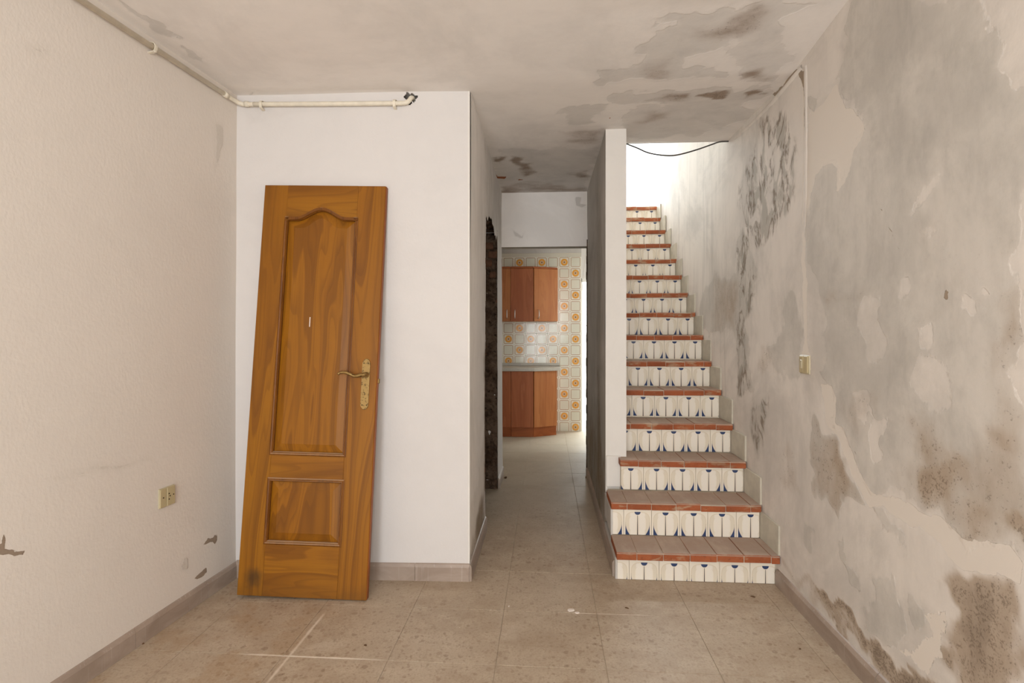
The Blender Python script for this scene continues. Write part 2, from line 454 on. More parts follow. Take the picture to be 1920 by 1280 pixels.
def tube(bm, path, r, seg=10, cap=True):
    pts = [Vector(p) for p in path]; rings = []
    up = Vector((0, 0, 1)); prev = None
    for i, p in enumerate(pts):
        t = (pts[min(i + 1, len(pts) - 1)] - pts[max(i - 1, 0)]).normalized()
        if prev is None:
            a = t.cross(up)
            if a.length < .1: a = t.cross(Vector((1, 0, 0)))
        else: a = prev - t * prev.dot(t)
        a.normalize(); prev = a; b = t.cross(a)
        rr = r[i] if isinstance(r, (list, tuple)) else r
        rings.append([bm.verts.new(p + (a * math.cos(k * 2 * math.pi / seg) + b * math.sin(k * 2 * math.pi / seg)) * rr) for k in range(seg)])
    for A, B in zip(rings, rings[1:]):
        for k in range(seg): bm.faces.new((A[k], A[(k + 1) % seg], B[(k + 1) % seg], B[k]))
    if cap: bm.faces.new(rings[0][::-1]); bm.faces.new(rings[-1])
def tube_obj(name, path, r, mat, parent=None, seg=10):
    bm = bmesh.new(); tube(bm, path, r, seg)
    return link(name, mesh_of(name, bm, mat, True), parent)
def smooth_path(P, n=8):
    P = [Vector(p) for p in P]; out = []
    for i in range(len(P) - 1):
        p0, p1, p2, p3 = P[max(i - 1, 0)], P[i], P[i + 1], P[min(i + 2, len(P) - 1)]
        for k in range(n):
            t = k / n
            out.append(0.5 * ((2 * p1) + (p2 - p0) * t + (2 * p0 - 5 * p1 + 4 * p2 - p3) * t * t + (3 * p1 - p0 - 3 * p2 + p3) * t ** 3))
    out.append(P[-1]); return out

# survey: places read off the photograph, taken to the wall, floor or ceiling they lie on
_s, _c = math.sin(YAW), math.cos(YAW)
def ray(px, py):
    a = (px - 960) / FPX; b = -(py - HOR) / FPX
    return (-_s + a * _c, _c + a * _s, b)
XR = 1.157
LA, LB, LK = -1.604, 2.605, (1.669 - 1.604) / (2.605 - 1.782)     # left wall: x = LA + LK*(y-LB)
def lx(y): return LA + LK * (y - LB)
def on_right(px, py): r = ray(px, py); k = XR / r[0]; return (r[1] * k, CH + r[2] * k)          # (y,z)
def on_left(px, py): r = ray(px, py); k = (LA - LK * LB) / (r[0] - LK * r[1]); return (r[1] * k, CH + r[2] * k)
def on_z(px, py, Z): r = ray(px, py); k = (Z - CH) / r[2]; return (r[0] * k, r[1] * k)          # (x,y)
def on_y(px, py, Y): r = ray(px, py); k = Y / r[1]; return (r[0] * k, CH + r[2] * k)            # (x,z)
def on_x(px, py, X): r = ray(px, py); k = X / r[0]; return (r[1] * k, CH + r[2] * k)

def sdf(P, poly):
    poly = np.asarray(poly, float); d = np.full(len(P), 1e9); inside = np.zeros(len(P), bool)
    n = len(poly)
    for i in range(n):
        a, b = poly[i], poly[(i + 1) % n]; e = b - a; w_ = P - a
        t = np.clip((w_ @ e) / max(e @ e, 1e-12), 0, 1)
        q = w_ - t[:, None] * e; d = np.minimum(d, (q * q).sum(1))
        c = (a[1] <= P[:, 1]) != (b[1] <= P[:, 1])
        with np.errstate(divide='ignore', invalid='ignore'):
            xi = a[0] + (P[:, 1] - a[1]) * (e[0] / (e[1] if e[1] != 0 else 1e-12))
        inside ^= c & (P[:, 0] < xi)
    return np.where(inside, 1, -1) * np.sqrt(d)
def sst(x, a, b):
    t = np.clip((x - a) / (b - a), 0, 1); return t * t * (3 - 2 * t)
def vnoise(U, V, f, sd):
    r = np.random.default_rng(sd); T = r.uniform(-1, 1, (256, 256))
    x = U * f + 1000.3; y = V * f + 1000.7; xi = np.floor(x).astype(int); yi = np.floor(y).astype(int)
    a = x - xi; b = y - yi; a = a * a * (3 - 2 * a); b = b * b * (3 - 2 * b)
    g_ = lambda i, j: T[(xi + i) % 256, (yi + j) % 256]
    return (g_(0, 0) * (1 - a) + g_(1, 0) * a) * (1 - b) + (g_(0, 1) * (1 - a) + g_(1, 1) * a) * b
def fbm(U, V, f, sd, o=4):
    t = np.zeros(len(U)); am = 1.0
    for k in range(o): t += vnoise(U, V, f * 2 ** k, sd + k) * am; am *= .58
    return t
def paint(P, base, items, wamp=.035, extra=0.0):
    U, V = P[:, 0], P[:, 1]
    F = np.full(len(P), float(base)) + extra * fbm(U, V * .7, 2.6, 77, 5)
    P = P + wamp * np.stack([fbm(U, V, 7, 21), fbm(U, V, 7, 51)], 1)
    for poly, val, soft in items:
        m = sst(sdf(P, poly), -soft, soft); F = F * (1 - m) + val * m
    return F
def wobble(U, V, amp, sd):
    r = np.random.default_rng(sd); o = np.zeros(len(U))
    for k in range(14):
        f = r.uniform(1.2, 9); a = r.uniform(0, 6.28); ph = r.uniform(0, 6.28)
        o += np.sin((U * math.cos(a) + V * math.sin(a)) * f + ph) / f
    return o * amp
def surface(name, func, u0, u1, v0, v1, step, mat, chans, hole=None, amp=0.003, sd=1, parent=None, kind='structure', edge=None, flip=False, back=0.10, backdir=None):
    """a plaster face as a fine grid; func(U,V,W)->xyz with W the push along the normal; hole(U,V)->mask of cells left out"""
    nu = max(2, int((u1 - u0) / step)); nv = max(2, int((v1 - v0) / step))
    us = np.linspace(u0, u1, nu + 1); vs = np.linspace(v0, v1, nv + 1)
    U, V = [a.ravel() for a in np.meshgrid(us, vs, indexing='ij')]
    W = wobble(U, V, amp, sd)
    co = np.stack(func(U, V, W), 1)
    idx = np.arange((nu + 1) * (nv + 1)).reshape(nu + 1, nv + 1)
    q = np.stack([idx[:-1, :-1], idx[1:, :-1], idx[1:, 1:], idx[:-1, 1:]], -1).reshape(-1, 4)
    if hole is not None:
        cu = U[q].mean(1); cv = V[q].mean(1); q = q[~hole(cu, cv)]
    if flip: q = q[:, ::-1]
    verts = co; faces = q.tolist(); N = len(U)
    if backdir is not None:      # closed body behind the face
        rim = [(u0, v0), (u1, v0), (u1, v1), (u0, v1)]
        ua = np.array([p[0] for p in rim]); va = np.array([p[1] for p in rim])
        f0 = np.stack(func(ua, va, np.zeros(4)), 1) + np.array(backdir) * 0.006
        f1 = np.stack(func(ua, va, np.zeros(4)), 1) + np.array(backdir) * back
        if hole is None:
            verts = np.concatenate([co, f0, f1])
            b = N; t = N + 4
            faces += [[t, t + 1, t + 2, t + 3]] + [[b + i, b + (i + 1) % 4, t + (i + 1) % 4, t + i] for i in range(4)]
    me = bpy.data.meshes.new(name); me.from_pydata(verts.tolist(), [], faces); me.materials.append(mat)
    P = np.stack([U, V], 1)
    for ch in ('bare', 'damp', 'mould', 'putty', 'spot'):
        at = me.attributes.new(ch, 'FLOAT', 'POINT')
        F = np.zeros(len(verts))
        if ch in chans: F[:N] = paint(P, *chans[ch])
        elif ch == 'bare': F[:] = -.3
        at.data.foreach_set('value', F.astype(np.float32))
    for p in me.polygons: p.use_smooth = False
    me.polygons.foreach_set('use_smooth', [len(f) == 4 and f[0] < N for f in faces])
    me.update()
    return link(name, me, parent, kind=kind)

H = 2.491
SY0 = 3.445        # where the stairwell opening starts in the ceiling
# ================================================================= SETTING
# ---- floor slab and terrazzo tiles
floor = box('floor', -2.4, 2.4, -2.6, 7.05, -0.12, -0.0025, M_GROUT, kind='structure')
def tile_mesh(name, wx, wy, mat, h=0.012, b=0.002):
    bm = bmesh.new(); bm_box(bm, -wx / 2, wx / 2, -wy / 2, wy / 2, -h, 0)
    bevel(bm, b); return mesh_of(name, bm, mat)
TX, TY = 0.418, 0.389
ftile = tile_mesh('floor_tile', TX - .0016, TY - .0016, M_FLOOR, .012, .0008)
for i in range(-5, 6):
    for j in range(-6, 17):
        cx = -0.194 + (i + .5) * TX; cy = 1.982 + (j - 3 + .5) * TY - 0.389
        if cy < -0.3 or cy > 6.95: continue
        if cy < 2.75:
            if cx < lx(cy) - .18 or cx > 1.33: continue
        elif cy < 4.55:
            if cx < -.60 or cx > .50: continue
        elif cx < -1.2 or cx > 1.3: continue
        link('floor_tile', ftile, floor, (cx, cy, random.uniform(-.0004, .0002)), rot=(random.uniform(-.0005, .0005), random.uniform(-.0005, .0005), 0))

# ---- ceiling
def poly(f, pts, dx=0, dy=0, s=1.0, *a):
    return [f(dx + x / s, dy + y / s, *a) for x, y in pts]
def cl(pts, dx=880, dy=0, s=2.667): return poly(on_z, pts, dx, dy, s, H)
ceil_bare = [
    (cl([(940, 130), (1100, 100), (1400, 85), (1560, 60), (1720, 90), (1560, 150), (1470, 230), (1340, 245), (1310, 290), (1120, 300), (1110, 345), (1290, 360), (1280, 385), (1000, 385), (850, 400), (700, 430), (650, 420), (680, 380), (830, 330), (860, 260), (950, 170)]), .95, .05),
    (cl([(680, 480), (900, 458), (1160, 450), (1440, 440), (1500, 470), (1440, 500), (1100, 505), (900, 515), (780, 535)]), 1.0, .04),
    (cl([(510, 530), (700, 525), (640, 570), (620, 612), (540, 620), (480, 565)]), 1.1, .03),
    (cl([(740, 620), (820, 550), (1000, 510), (1400, 500), (1440, 560), (1300, 640), (1100, 690), (790, 700), (720, 640)]), .8, .07),
    (cl([(1340, 240), (1560, 200), (1640, 230), (1500, 440), (1350, 400)]), .7, .07),
    (cl([(100, 735), (660, 735), (600, 985), (140, 985)]), .72, .10),
    (poly(on_z, [(470, 12), (560, 40), (612, 70), (680, 95), (655, 110), (650, 150), (610, 140), (575, 100), (520, 50)], 0, 0, 2.133, H), 1.2, .02),
    (poly(on_z, [(690, 165), (765, 212), (800, 262), (735, 225)], 0, 0, 2.133, H), 1.1, .02),
    (poly(on_z, [(975, 388), (1055, 374), (1085, 360), (1020, 388)], 0, 0, 2.133, H), 1.1, .02),
    (poly(on_z, [(550, -20), (700, -60), (900, -60), (760, 30), (640, 60)], 0, 0, 1, H), .25, .2),
]
ceil_damp = [
    (cl([(1160, 180), (1240, 150), (1440, 90), (1480, 120), (1330, 235), (1200, 235)]), .75, .09),
    (cl([(830, 330), (1000, 300), (1000, 385), (880, 390)]), .5, .08),
    (cl([(880, 500), (1000, 480), (1100, 465), (1100, 490), (950, 505)]), .8, .035),
    (cl([(1170, 478), (1280, 456), (1275, 482), (1190, 494)]), 1.25, .02),
    (cl([(1370, 452), (1440, 455), (1450, 470), (1390, 478)]), 1.2, .02),
    (cl([(1370, 375), (1450, 345), (1470, 400), (1400, 410)]), .8, .04),
    (cl([(830, 600), (960, 545), (1000, 570), (880, 620)]), .5, .05),
    (cl([(130, 780), (165, 775), (160, 815), (130, 810)]), .9, .03),
    (cl([(205, 775), (285, 785), (310, 870), (280, 880), (245, 820)]), .8, .03),
    (cl([(500, 870), (600, 850), (590, 890), (520, 890)]), .6, .04),
    (cl([(150, 930), (300, 905), (480, 935), (590, 935), (580, 965), (150, 965)]), .5, .05),
    (cl([(480, 660), (660, 655), (650, 720), (500, 715)]), .45, .05),
]
ceil_spot = [
    (cl([(118, 868), (140, 872), (150, 884), (188, 884), (182, 897), (140, 893)]), 1.0, .015),
    (cl([(235, 897), (272, 897), (270, 904), (240, 904)]), .8, .012),
    (cl([(1352, 606), (1376, 606), (1374, 613), (1355, 613)]), .9, .01),
    (cl([(700, 585), (712, 585), (708, 598), (703, 598)]), .8, .01),
]
def Zc(U, V):      # the room's ceiling sags slightly to the left
    return H + 0.055 * np.clip((U + 0.3) / 1.4, 0, 1) * np.clip((2.55 - V) / .5, 0, 1)
M_RUST = M_CEIL
ceiling = surface('ceiling', lambda U, V, W: (U, V, Zc(U, V) + W), -2.3, 1.6, -2.6, 5.0, 0.02, M_CEIL,
    {'bare': (.06, ceil_bare, .05, .14), 'damp': (.04, ceil_damp, .04), 'spot': (-.4, ceil_spot, .006)},
    hole=lambda u, v: (u > .47) & (v > SY0), amp=.003, sd=3, flip=True)
box('ceiling_slab', -2.4, .47, -2.6, 7.05, H + .062, H + .09, M_WHITE, ceiling)
box('ceiling_slab', .47, 2.4, -2.6, SY0, H + .062, H + .09, M_WHITE, ceiling)
box('ceiling_edge', .47, XR + .05, SY0 - .02, SY0, H - .002, H + .09, M_WHITE, ceiling, .002)
box('ceiling_slab', -1.6, .47, 4.75, 6.72, H + .001, H + .06, M_WHITE, ceiling)
box('ceiling_slab', .47, 2.0, 5.62, 6.72, H + .001, H + .06, M_WHITE, ceiling)

# ---- right wall (runs the whole length, past the stairs and up the stairwell)
def R7(pts): return poly(on_right, pts, 1380, 680, 2.133)
def R6(pts): return poly(on_right, pts, 1380, 100, 2.133)
def R1(pts): return poly(on_right, pts, 1120, 220, 3.2)
def RA(pts): return poly(on_right, pts, 1400, 0, 3.658)
r_bare_lit = [
    ([(3.46, .5), (5.6, .5), (5.6, 4.6), (3.46, 4.6)], -.15, .02),  # stairwell face kept pale, daylight from above painted into the tone
    (RA([(690, 250), (760, -40), (1560, -60), (1620, 100), (1620, 230), (1800, 250), (1850, 330), (1902, 420), (2100, 600), (2100, 1290), (1640, 1250), (1590, 1200), (1480, 1140), (1360, 1085), (1270, 1040), (1390, 760), (1420, 620), (1410, 480), (1200, 520), (1180, 800), (1300, 1000), (1240, 1160), (1200, 1280), (650, 1290), (700, 1100), (720, 970), (810, 890), (820, 810), (760, 740), (680, 765), (640, 650), (635, 545), (570, 550), (620, 450)]), .9, .05),
    (RA([(1100, 380), (1480, 380), (1500, 1100), (1120, 1120)]), .75, .14),
    (R6([(300, 615), (322, 475), (345, 455), (400, 465), (410, 560), (430, 480), (460, 430), (560, 400), (760, 420), (700, 640), (780, 560), (870, 430), (960, 470), (1160, 520), (1160, 1290), (350, 1290), (345, 1000), (335, 950), (300, 870), (290, 770), (275, 640)]), .92, .05),
    (R6([(690, 640), (740, 500), (860, 430), (800, 560), (740, 650)]), .30, .05),
    (R6([(710, 1080), (760, 1050), (800, 1080), (795, 1180), (770, 1240), (735, 1200)]), .30, .03),
    (R6([(860, 900), (900, 940), (965, 985), (950, 1105), (905, 1080), (860, 1000)]), .30, .03),
    (R6([(650, 925), (700, 900), (720, 920), (690, 990), (660, 1010), (640, 980)]), .30, .03),
    (R6([(770, 700), (835, 710), (825, 745), (770, 750)]), .30, .03),
    (R6([(980, 950), (1012, 960), (1012, 1025), (985, 1000)]), .30, .02),
    (R6([(520, 1000), (600, 1010), (620, 1200), (560, 1290), (500, 1280)]), .1, .05),
    (R6([(280, 180), (320, 170), (315, 240), (285, 250)]), .9, .02),
    # below the switch
    (R7([(330, 30), (380, 20), (560, -20), (1160, -20), (1160, 800), (1080, 740), (940, 695), (820, 632), (740, 610), (700, 575), (620, 545), (570, 520), (520, 430), (490, 390), (440, 270), (400, 220)]), .85, .05),
    (R7([(555, 230), (605, 250), (600, 300), (605, 360), (575, 360), (560, 330)]), -.1, .025),
    (R7([(475, 150), (515, 140), (530, 220), (500, 200)]), .0, .025),
    (R7([(720, 60), (840, 20), (860, 160), (780, 200), (730, 140)]), .15, .06),
    (R7([(320, 240), (400, 260), (430, 330), (470, 420), (500, 500), (535, 575), (480, 545), (430, 500), (400, 540), (405, 630), (380, 575), (340, 565), (318, 500), (315, 350)]), 1.2, .03),
    (R7([(590, 608), (650, 640), (690, 700), (682, 775), (650, 780), (620, 720), (592, 655)]), 1.1, .03),
    (R7([(540, 600), (800, 740), (850, 800), (860, 900), (760, 940), (600, 900), (440, 860), (440, 700)]), .38, .08),
    (R7([(530, 870), (610, 915), (600, 975), (555, 950)]), 1.0, .04),
    (R7([(500, 950), (600, 1000), (650, 1050), (630, 1140), (580, 1120), (510, 1040)]), .85, .05),
    (R7([(600, 985), (640, 1010), (650, 1060), (620, 1040)]), 1.1, .03),
    (R7([(695, 950), (775, 1000), (775, 1100), (740, 1135), (695, 1070)]), .8, .05),
    (R7([(278, 650), (312, 660), (300, 745), (272, 720)]), 1.1, .025),
    (R7([(425, 735), (445, 730), (445, 775), (430, 775)]), 1.0, .02),
    (R7([(450, 790), (480, 850), (490, 900), (460, 860)]), .9, .03),
    (R7([(60, 210), (110, 160), (125, 240), (100, 300), (105, 380), (60, 300)]), .8, .04),
    (R7([(0, 0), (60, 40), (70, 110), (40, 130), (0, 100)]), 1.0, .04),
    (R6([(190, 985), (250, 980), (262, 1100), (240, 1180), (262, 1290), (150, 1290), (120, 1200), (190, 1110)]), .9, .05),
    (R6([(10, 690), (70, 750), (75, 870), (60, 960), (40, 1100), (55, 1290), (10, 1290), (0, 900)]), 1.1, .05),
    (R6([(70, 290), (190, 270), (235, 320), (222, 450), (212, 610), (120, 740), (60, 735), (18, 570), (40, 480), (70, 400)]), .3, .08),
    (R1([(640, 980), (720, 940), (840, 950), (840, 1290), (600, 1290), (600, 1180)]), 1.0, .06),
    (R1([(620, 280), (800, 250), (800, 700), (620, 900)]), .1, .3),
]
r_damp = [
    (R7([(320, 240), (400, 260), (430, 330), (470, 420), (500, 500), (530, 570), (480, 540), (400, 500), (405, 620), (340, 560), (318, 500), (315, 350)]), .55, .03),
    (R7([(870, 790), (960, 830), (1050, 870), (1160, 920), (1160, 1290), (880, 1290), (850, 1240), (875, 1180), (860, 1090), (865, 980), (850, 880)]), .95, .03),
    (R7([(940, 880), (1020, 900), (1040, 1000), (1010, 1290), (960, 1290), (950, 1100)]), 1.25, .09),
    (R7([(1040, 1080), (1160, 1100), (1160, 1290), (1030, 1290)]), 1.1, .10),
    (R7([(700, 240), (780, 270), (850, 340), (1000, 240), (1070, 80), (1160, 60), (1160, 800), (1080, 740), (940, 695), (820, 632), (740, 610), (650, 560), (600, 520), (700, 400)]), .42, .08),
    (R7([(770, 400), (835, 385), (858, 480), (862, 600), (815, 625), (765, 565), (750, 450)]), 1.15, .05),
    (R7([(700, 250), (780, 270), (800, 330), (730, 330)]), .8, .05),
    (R7([(900, 630), (960, 600), (1000, 690), (940, 695)]), .8, .05),
    (R7([(1105, 620), (1150, 620), (1150, 690), (1115, 690)]), 1.5, .03),
    (R7([(1000, 230), (1060, 220), (1060, 300), (1010, 300)]), .7, .04),
    (R7([(410, 340), (450, 350), (450, 440), (425, 440)]), .8, .04),
    (R7([(420, 180), (560, 110), (560, 210), (460, 230)]), .45, .05),
    (R6([(1060, 1060), (1160, 1010), (1160, 1290), (1070, 1290)]), .7, .05),
    (R6([(1090, 770), (1130, 770), (1130, 830), (1090, 830)]), .7, .04),
    (R6([(330, 940), (420, 990), (500, 960), (510, 1000), (430, 1000), (350, 1010)]), .5, .04),
    (R6([(700, 640), (900, 600), (1150, 560), (1150, 1000), (780, 1040), (700, 900)]), .20, .15),
    # along the top of the skirting
    (R7([(315, 905), (335, 915), (375, 955), (440, 1000), (475, 1050), (560, 1115), (610, 1180), (720, 1300), (650, 1300), (560, 1210), (470, 1120), (390, 1040), (330, 950)]), 1.5, .012),
    (R7([(180, 760), (215, 800), (330, 930), (660, 1300), (640, 1300), (300, 930), (190, 800)]), .5, .02),
    (R7([(660, 1190), (700, 1210), (760, 1250), (740, 1300), (700, 1260)]), 1.2, .015),
    (R1([(690, 960), (830, 960), (830, 1290), (690, 1290)]), .45, .06),
    (R6([(100, 1160), (150, 1200), (160, 1290), (100, 1290)]), .5, .05),
    (R7([(200, 340), (245, 380), (250, 500), (200, 540), (180, 430)]), .5, .04),
    (R7([(100, 550), (180, 640), (200, 760), (150, 700)]), .35, .04),
]
r_mould = [
    (R6([(95, 280), (190, 265), (235, 320), (222, 450), (212, 610), (130, 740), (60, 735), (15, 570), (35, 470), (70, 400)]), 1.1, .10),
    (R6([(10, 690), (75, 760), (70, 960), (50, 1100), (60, 1290), (5, 1290), (0, 850)]), .75, .08),
    (R7([(0, -20), (60, 20), (75, 120), (30, 140), (0, 100)]), .7, .06),
    (R7([(60, 160), (130, 150), (130, 240), (110, 380), (60, 300)]), .6, .06),
]
r_putty = [
    (R7([(360, 80), (395, 150), (400, 220), (440, 270), (465, 330), (490, 390), (515, 430), (540, 480), (570, 520), (620, 545), (700, 575), (740, 610), (780, 630), (820, 632), (870, 660), (940, 695), (1000, 710), (1080, 740), (1160, 805), (1160, 915), (1080, 870), (1050, 855), (1035, 865), (960, 825), (890, 800), (850, 770), (800, 735), (735, 670), (710, 685), (680, 650), (610, 597), (540, 590), (530, 555), (490, 480), (460, 400), (410, 280), (375, 240), (345, 160), (330, 90)]), 1.0, .022),
    (R6([(262, 60), (278, 60), (285, 1180), (300, 1200), (300, 1280), (255, 1280), (258, 1190), (268, 1150)]), .9, .012),
    (R6([(282, 250), (300, 240), (340, 200), (400, 110), (420, 180), (440, 240), (480, 230), (525, 290), (500, 340), (465, 390), (455, 470), (400, 570), (395, 500), (395, 470), (345, 455), (320, 480), (300, 600), (275, 620)]), .9, .02),
    (R7([(860, 1010), (860, 1060), (850, 1150), (870, 1240), (800, 1240), (760, 1250), (700, 1200), (610, 1140), (640, 1120), (740, 1140), (780, 1090), (740, 1000), (830, 940)]), .62, .03),
    (R7([(215, 180), (300, 110), (320, 400), (315, 560), (230, 480), (215, 330)]), .1, .05),
]
r_spot = [
    (R6([(840, 908), (850, 915), (852, 950), (843, 985), (826, 990), (826, 965), (838, 950)]), 1.1, .012),
    (R6([(568, 590), (582, 610), (600, 660), (630, 720), (650, 770), (662, 800), (652, 805), (632, 755), (605, 695), (585, 650), (566, 610)]), .62, .008),
    (R6([(238, 55), (250, 62), (278, 70), (282, 150), (272, 190), (262, 120), (245, 80), (200, 130), (150, 175), (140, 170), (195, 110)]), .8, .008),
    (R6([(270, 190), (276, 190), (275, 400), (276, 530), (271, 530), (269, 300)]), .8, .005),
    (R6([(247, 110), (252, 110), (251, 205), (248, 205)]), .5, .006),
    (R7([(465, 330), (480, 350), (488, 380), (470, 350)]), .6, .008),
    (R7([(525, 425), (545, 455), (540, 460), (524, 435)]), .6, .008),
]
RW0, RW1, RWT = -2.35, 5.46, 4.4
def r_hole(u, v): return (v > 2.62) & (u < SY0 - .05)
right = surface('wall_right', lambda U, V, W: (XR + W, U, V), RW0, RW1, -.01, RWT, 0.0145, M_RIGHT,
    {'bare': (.16, r_bare_lit, .04, .16), 'damp': (.02, r_damp, .045), 'mould': (0, r_mould), 'putty': (-.3, r_putty, .018), 'spot': (-.4, r_spot, .003)}, hole=r_hole, amp=.004, sd=5)
box('wall_core', XR + .02, XR + .14, RW0, RW1, -.01, RWT, M_WHITE, right)

# ---- left wall
def LW(pts): return poly(on_left, pts, 0, 800, 2.667)
l_spot = [
    (LW([(-20, 600), (10, 560), (18, 518), (28, 518), (22, 560), (22, 600), (60, 610), (90, 620), (132, 620), (115, 640), (70, 642), (50, 632), (-20, 632)]), 1.35, .014),
    (LW([(1018, 585), (1040, 560), (1068, 558), (1086, 525), (1088, 570), (1072, 592), (1060, 572), (1030, 588), (1020, 604)]), 1.35, .014),
    (LW([(985, 590), (1000, 588), (1000, 598), (985, 600)]), .8, .006),
    (LW([(1000, 730), (1032, 706), (1036, 725), (1012, 750), (965, 770), (985, 745)]), 1.35, .014),
    (LW([(1118, 460), (1124, 460), (1124, 495), (1118, 495)]), .7, .006),
    (poly(on_left, [(46, 157), (51, 157), (51, 165), (46, 165)]), 1.1, .004),
    (poly(on_left, [(158, 401), (161, 401), (161, 406), (158, 406)]), 1.0, .003),
]
l_bare = [
    (LW([(905, 710), (930, 640), (955, 630), (950, 700), (940, 728), (915, 722)]), .95, .03),
    (LW([(200, 270), (400, 235), (560, 180), (740, 130), (750, 145), (560, 215), (400, 262)]), .75, .03),
    (poly(on_left, [(400, 230), (418, 225), (412, 310), (402, 320)]), .7, .03),
    (poly(on_left, [(50, 78), (90, 78), (90, 104), (50, 104)]), .6, .04),
    (poly(on_left, [(440, 205), (455, 205), (455, 228), (445, 225)]), .5, .02),
]
lwo = surface('wall_left', lambda U, V, W: (lx(U) + W, U, V), -2.35, 2.66, -.01, 2.56, 0.015, M_LEFT,
    {'bare': (-.15, l_bare, .012), 'spot': (-.4, l_spot, .005), 'damp': (0, [])}, amp=.0022, sd=8, flip=True, backdir=(-1, 0, 0), back=.14)

# ---- back wall of the room (face leans a touch towards the camera on the left)
def by(x): return 2.604 + (x + 1.604) * (.041 / 1.2)
b_bare = [(poly(on_y, [(455, 205), (620, 205), (560, 222), (455, 235)], 0, 0, 1, 2.62), .42, .03)]
hx, hz = on_y(769, 184, 2.63)
def b_hole(u, v):
    a = np.arctan2(v - hz, u - hx); r = .031 + .006 * np.sin(3 * a + 1) + .004 * np.sin(7 * a)
    return ((u - hx) ** 2 + ((v - hz) * 1.05) ** 2) < r * r
back = surface('wall_back', lambda U, V, W: (U, by(U) + W, V), -1.70, -.392, -.01, H + .02, 0.006, M_BACK,
    {'bare': (-.1, b_bare)}, hole=b_hole, amp=.002, sd=9)
box('wall_core', -1.70, -.76, 2.655, 2.78, 0, H + .02, M_WHITE, back)
box('wall_core', -.76, -.62, 2.72, 2.78, 0, H + .02, M_DARK, back)  # dark backing, shade inside the pipe hole put into the colour
box('wall_core', -.62, -.396, 2.650, 2.78, 0, H + .02, M_WHITE, back)
box('wall_core', -.76, -.62, 2.655, 2.72, 0, H - .12, M_DARK, back)  # same dark colour standing for shade around the pipe hole

box('corner_bead', -.402, -.3912, 2.6425, 2.665, 0, H + .004, M_WHITE, back, .0015)
# ---- hall, left side, with the hacked-out doorway
HX0, HX1, HY = -.392, .355, 4.60
OY0, OY1 = 3.36, 4.19
def ztop(u):       # ragged, sloping head of the opening
    return 2.03 + .035 * np.sin(u * 9) + .012 * np.sin(u * 41 + 1)
def hl_hole(u, v):
    e0 = OY0 + .008 * np.sin(v * 17) + .006 * np.sin(v * 43); e1 = OY1 + .008 * np.sin(v * 13 + 2) + .005 * np.sin(v * 37)
    return (u > e0) & (u < e1) & (v < ztop(u))
def HLp(pts): return poly(on_x, pts, 860, 340, 2.066, HX0)
hl = surface('wall_hall_left', lambda U, V, W: (HX0 + W, U, V), 2.645, HY + .02, -.01, H + .02, 0.012, M_HALL_LIT,
    {'bare': (.30, [([(2.6, 0), (3.3, 0), (3.3, .55), (3.0, .40), (2.6, .30)], .9, .12), ([(3.2, 1.6), (4.6, 1.8), (4.6, 2.5), (3.2, 2.5)], .55, .25)]),
     'damp': (.02, [([(2.6, 0), (3.36, 0), (3.36, .28), (2.9, .22), (2.6, .14)], .7, .08), ([(3.3, .2), (3.37, .2), (3.37, 2.0), (3.33, 2.0)], .5, .05)])},
    hole=hl_hole, amp=.004, sd=12, flip=True)
box('wall_core', HX0 - .11, HX0 - .01, 2.66, OY0 - .015, 0, H + .02, M_WHITE, hl)
box('wall_core', HX0 - .11, HX0 - .01, OY1 + .02, HY + .02, 0, H + .02, M_WHITE, hl)
box('wall_core', HX0 - .11, HX0 - .01, OY0 - .015, OY1 + .02, 2.09, H + .02, M_WHITE, hl)
def rough_slab(name, f, nu, nv, amp, parent, mat=M_JAMB, sd=1):
    r = np.random.default_rng(sd); W = r.normal(0, amp, (nu + 1, nv + 1)); W = (W + np.roll(W, 1, 0) + np.roll(W, 1, 1)) / 2
    V = [f(i / nu, j / nv, W[i, j]) for i in range(nu + 1) for j in range(nv + 1)]
    F = [(i * (nv + 1) + j, (i + 1) * (nv + 1) + j, (i + 1) * (nv + 1) + j + 1, i * (nv + 1) + j + 1) for i in range(nu) for j in range(nv)]
    me = bpy.data.meshes.new(name); me.from_pydata(V, [], F); me.materials.append(mat)
    return link(name, me, parent)
rough_slab('broken_jamb', lambda a, b, w_: (HX0 - .004 - a * .13, OY1 + .012 + w_ - .01 * (1 - a), b * 2.06), 6, 90, .007, hl, sd=4)
rough_slab('broken_jamb', lambda a, b, w_: (HX0 - .004 - a * .13, OY0 - .010 + w_, b * 2.06), 6, 90, .004, hl, sd=5)
rough_slab('broken_lintel', lambda a, b, w_: (HX0 - .004 - a * .13, OY0 - .03 + b * .88, 2.075 + w_), 6, 40, .007, hl, sd=6)
# exposed bricks at the top of the far jamb
for (z0, z1, x0, x1) in ((1.93, 1.985, -.50, -.43), (1.86, 1.915, -.47, -.40), (1.79, 1.845, -.50, -.44), (1.70, 1.75, -.46, -.41)):
    box('brick', x0, x1, OY1 - .012, OY1 + .03, z0, z1, simple('exposed_brick', (112, 82, 64), .9, .1, var=.7, scale=30, bump=.6), hl, .006)
# unlit room behind that doorway
dk = box('wall_side_room', -1.75, -1.70, 2.79, 4.62, 0, H, M_HALL, kind='structure')
box('wall_core', -1.70, -.51, 4.62, 4.66, 0, H, M_HALL, dk)

